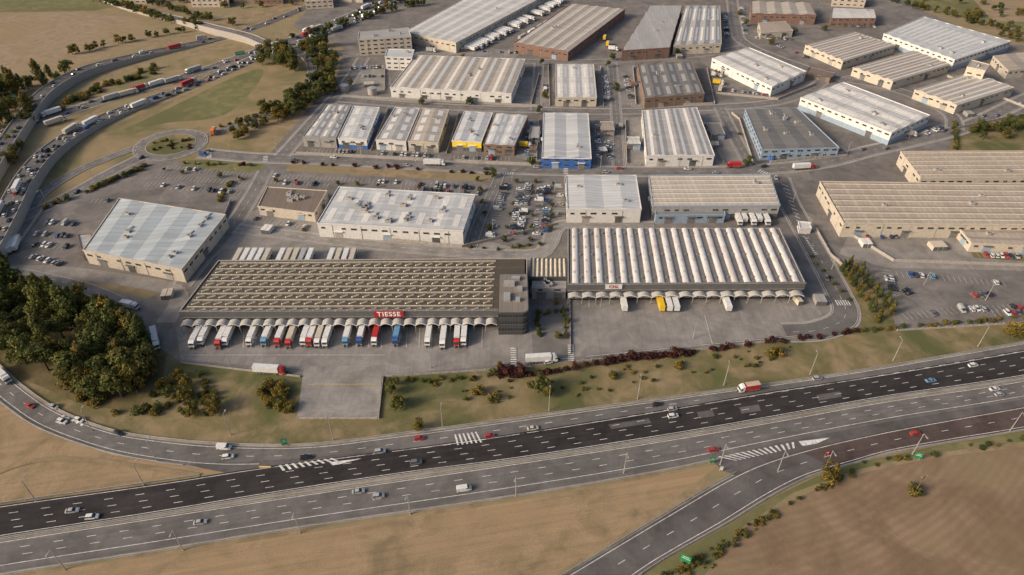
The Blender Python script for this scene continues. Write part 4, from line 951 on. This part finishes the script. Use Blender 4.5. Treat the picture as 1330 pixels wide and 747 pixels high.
mk2.build('parking_bay_lines'); mk.build('road_markings')
h0=W(722,1); h1=W(600,66); hd=(h1-h0).normalized(); hn=Vector((-hd.y,hd.x,0))
if hn.x<0: hn=-hn
Lh=(h1-h0).length
for i in range(int(Lh/4.2)):
    if R.random()<.4: continue
    p=h0+hd*(i*4.2+2)+hn*9; truck(0,0,p=p,wd=hn,cab='white',box='white',tractor=R.random()<.5)
for i in range(int(Lh/9)):
    if R.random()<.5: continue
    p=h0+hd*(i*9+4)+hn*31; truck(0,0,p=p,wd=hd,cab='white',box=R.choice(['white','silver']),tractor=R.random()<.6)
for u_,v_ in ((785,52),(789,60),(796,66),(930,100),(932,110),(935,118),(560,68),(1180,177),(682,192)): truck(u_,v_,(.3,-1) if u_%2 else (1,.1),'white',R.choice(['white','white','silver','cream','yellow']),short=True)
def stack(u,v,nx,mat,name='container'):
    mb=MB()
    for i in range(nx):
        mb.box((i*2.7,0,1.3),1.2,3.0,1.3,mat)
        for k in range(7): mb.box((i*2.7,-2.7+k*.9,2.62),1.2,.06,.04,mat)
        for s in (-1,1): mb.box((i*2.7+s*.6,-3.03,1.3),.55,.03,1.2,GREYD)
    o_=mb.build(name); o_.location=W(u,v); o_.rotation_euler=(0,0,R.uniform(-.2,.2))
for u_,v_,n_,m_ in ((645,110,2,WALLLB),(690,196,2,BRICK),(780,198,2,WALLW),(806,166,1,WALLG),(925,190,2,WALLC),(940,95,2,WALLLB),(820,112,2,BRICK),(708,118,1,WALLW),(785,130,2,WALLG),(475,112,3,WALLC),(1120,318,2,WALLW),(1210,322,3,WALLC),(345,300,2,WALLW),(215,385,2,WALLC),(600,66,3,WALLC),(560,62,2,BRICK),(1000,208,1,WALLB),(1255,150,2,WALLG),(880,75,2,WALLG),(1060,392,2,WALLG),(1035,392,1,WALLC)): stack(u_,v_,n_,m_)
# ---------------------------------------------------------------- camera, light, world
cam=bpy.data.cameras.new('camera'); co=bpy.data.objects.new('camera',cam); sc.collection.objects.link(co); sc.camera=co
co.location=(0,0,H); co.rotation_euler=(math.pi/2-PT,0,0); cam.lens=24; cam.sensor_width=36; cam.clip_end=30000; cam.clip_start=1
el=math.radians(27); az=math.radians(247)
sd=Vector((math.sin(az)*math.cos(el),math.cos(az)*math.cos(el),math.sin(el)))
sl=bpy.data.lights.new('sun','SUN'); sl.energy=3.7; sl.angle=math.radians(14); sl.color=(1,.835,.655)
so=bpy.data.objects.new('sun',sl); so.rotation_euler=(-sd).to_track_quat('-Z','Y').to_euler(); sc.collection.objects.link(so)
w=bpy.data.worlds.new('World'); sc.world=w; w.use_nodes=True; nt=w.node_tree
st=nt.nodes.new('ShaderNodeTexSky'); st.sky_type='NISHITA'; st.sun_disc=False; st.sun_elevation=el; st.sun_rotation=az; st.dust_density=5; st.air_density=1
bg=nt.nodes['Background']; bg.inputs[1].default_value=.15; nt.links.new(st.outputs[0],bg.inputs[0])
sc.view_settings.view_transform='Standard'; sc.view_settings.look='None'; sc.view_settings.exposure=0
print('objects',len(bpy.data.objects),'ZC',ZC[0])
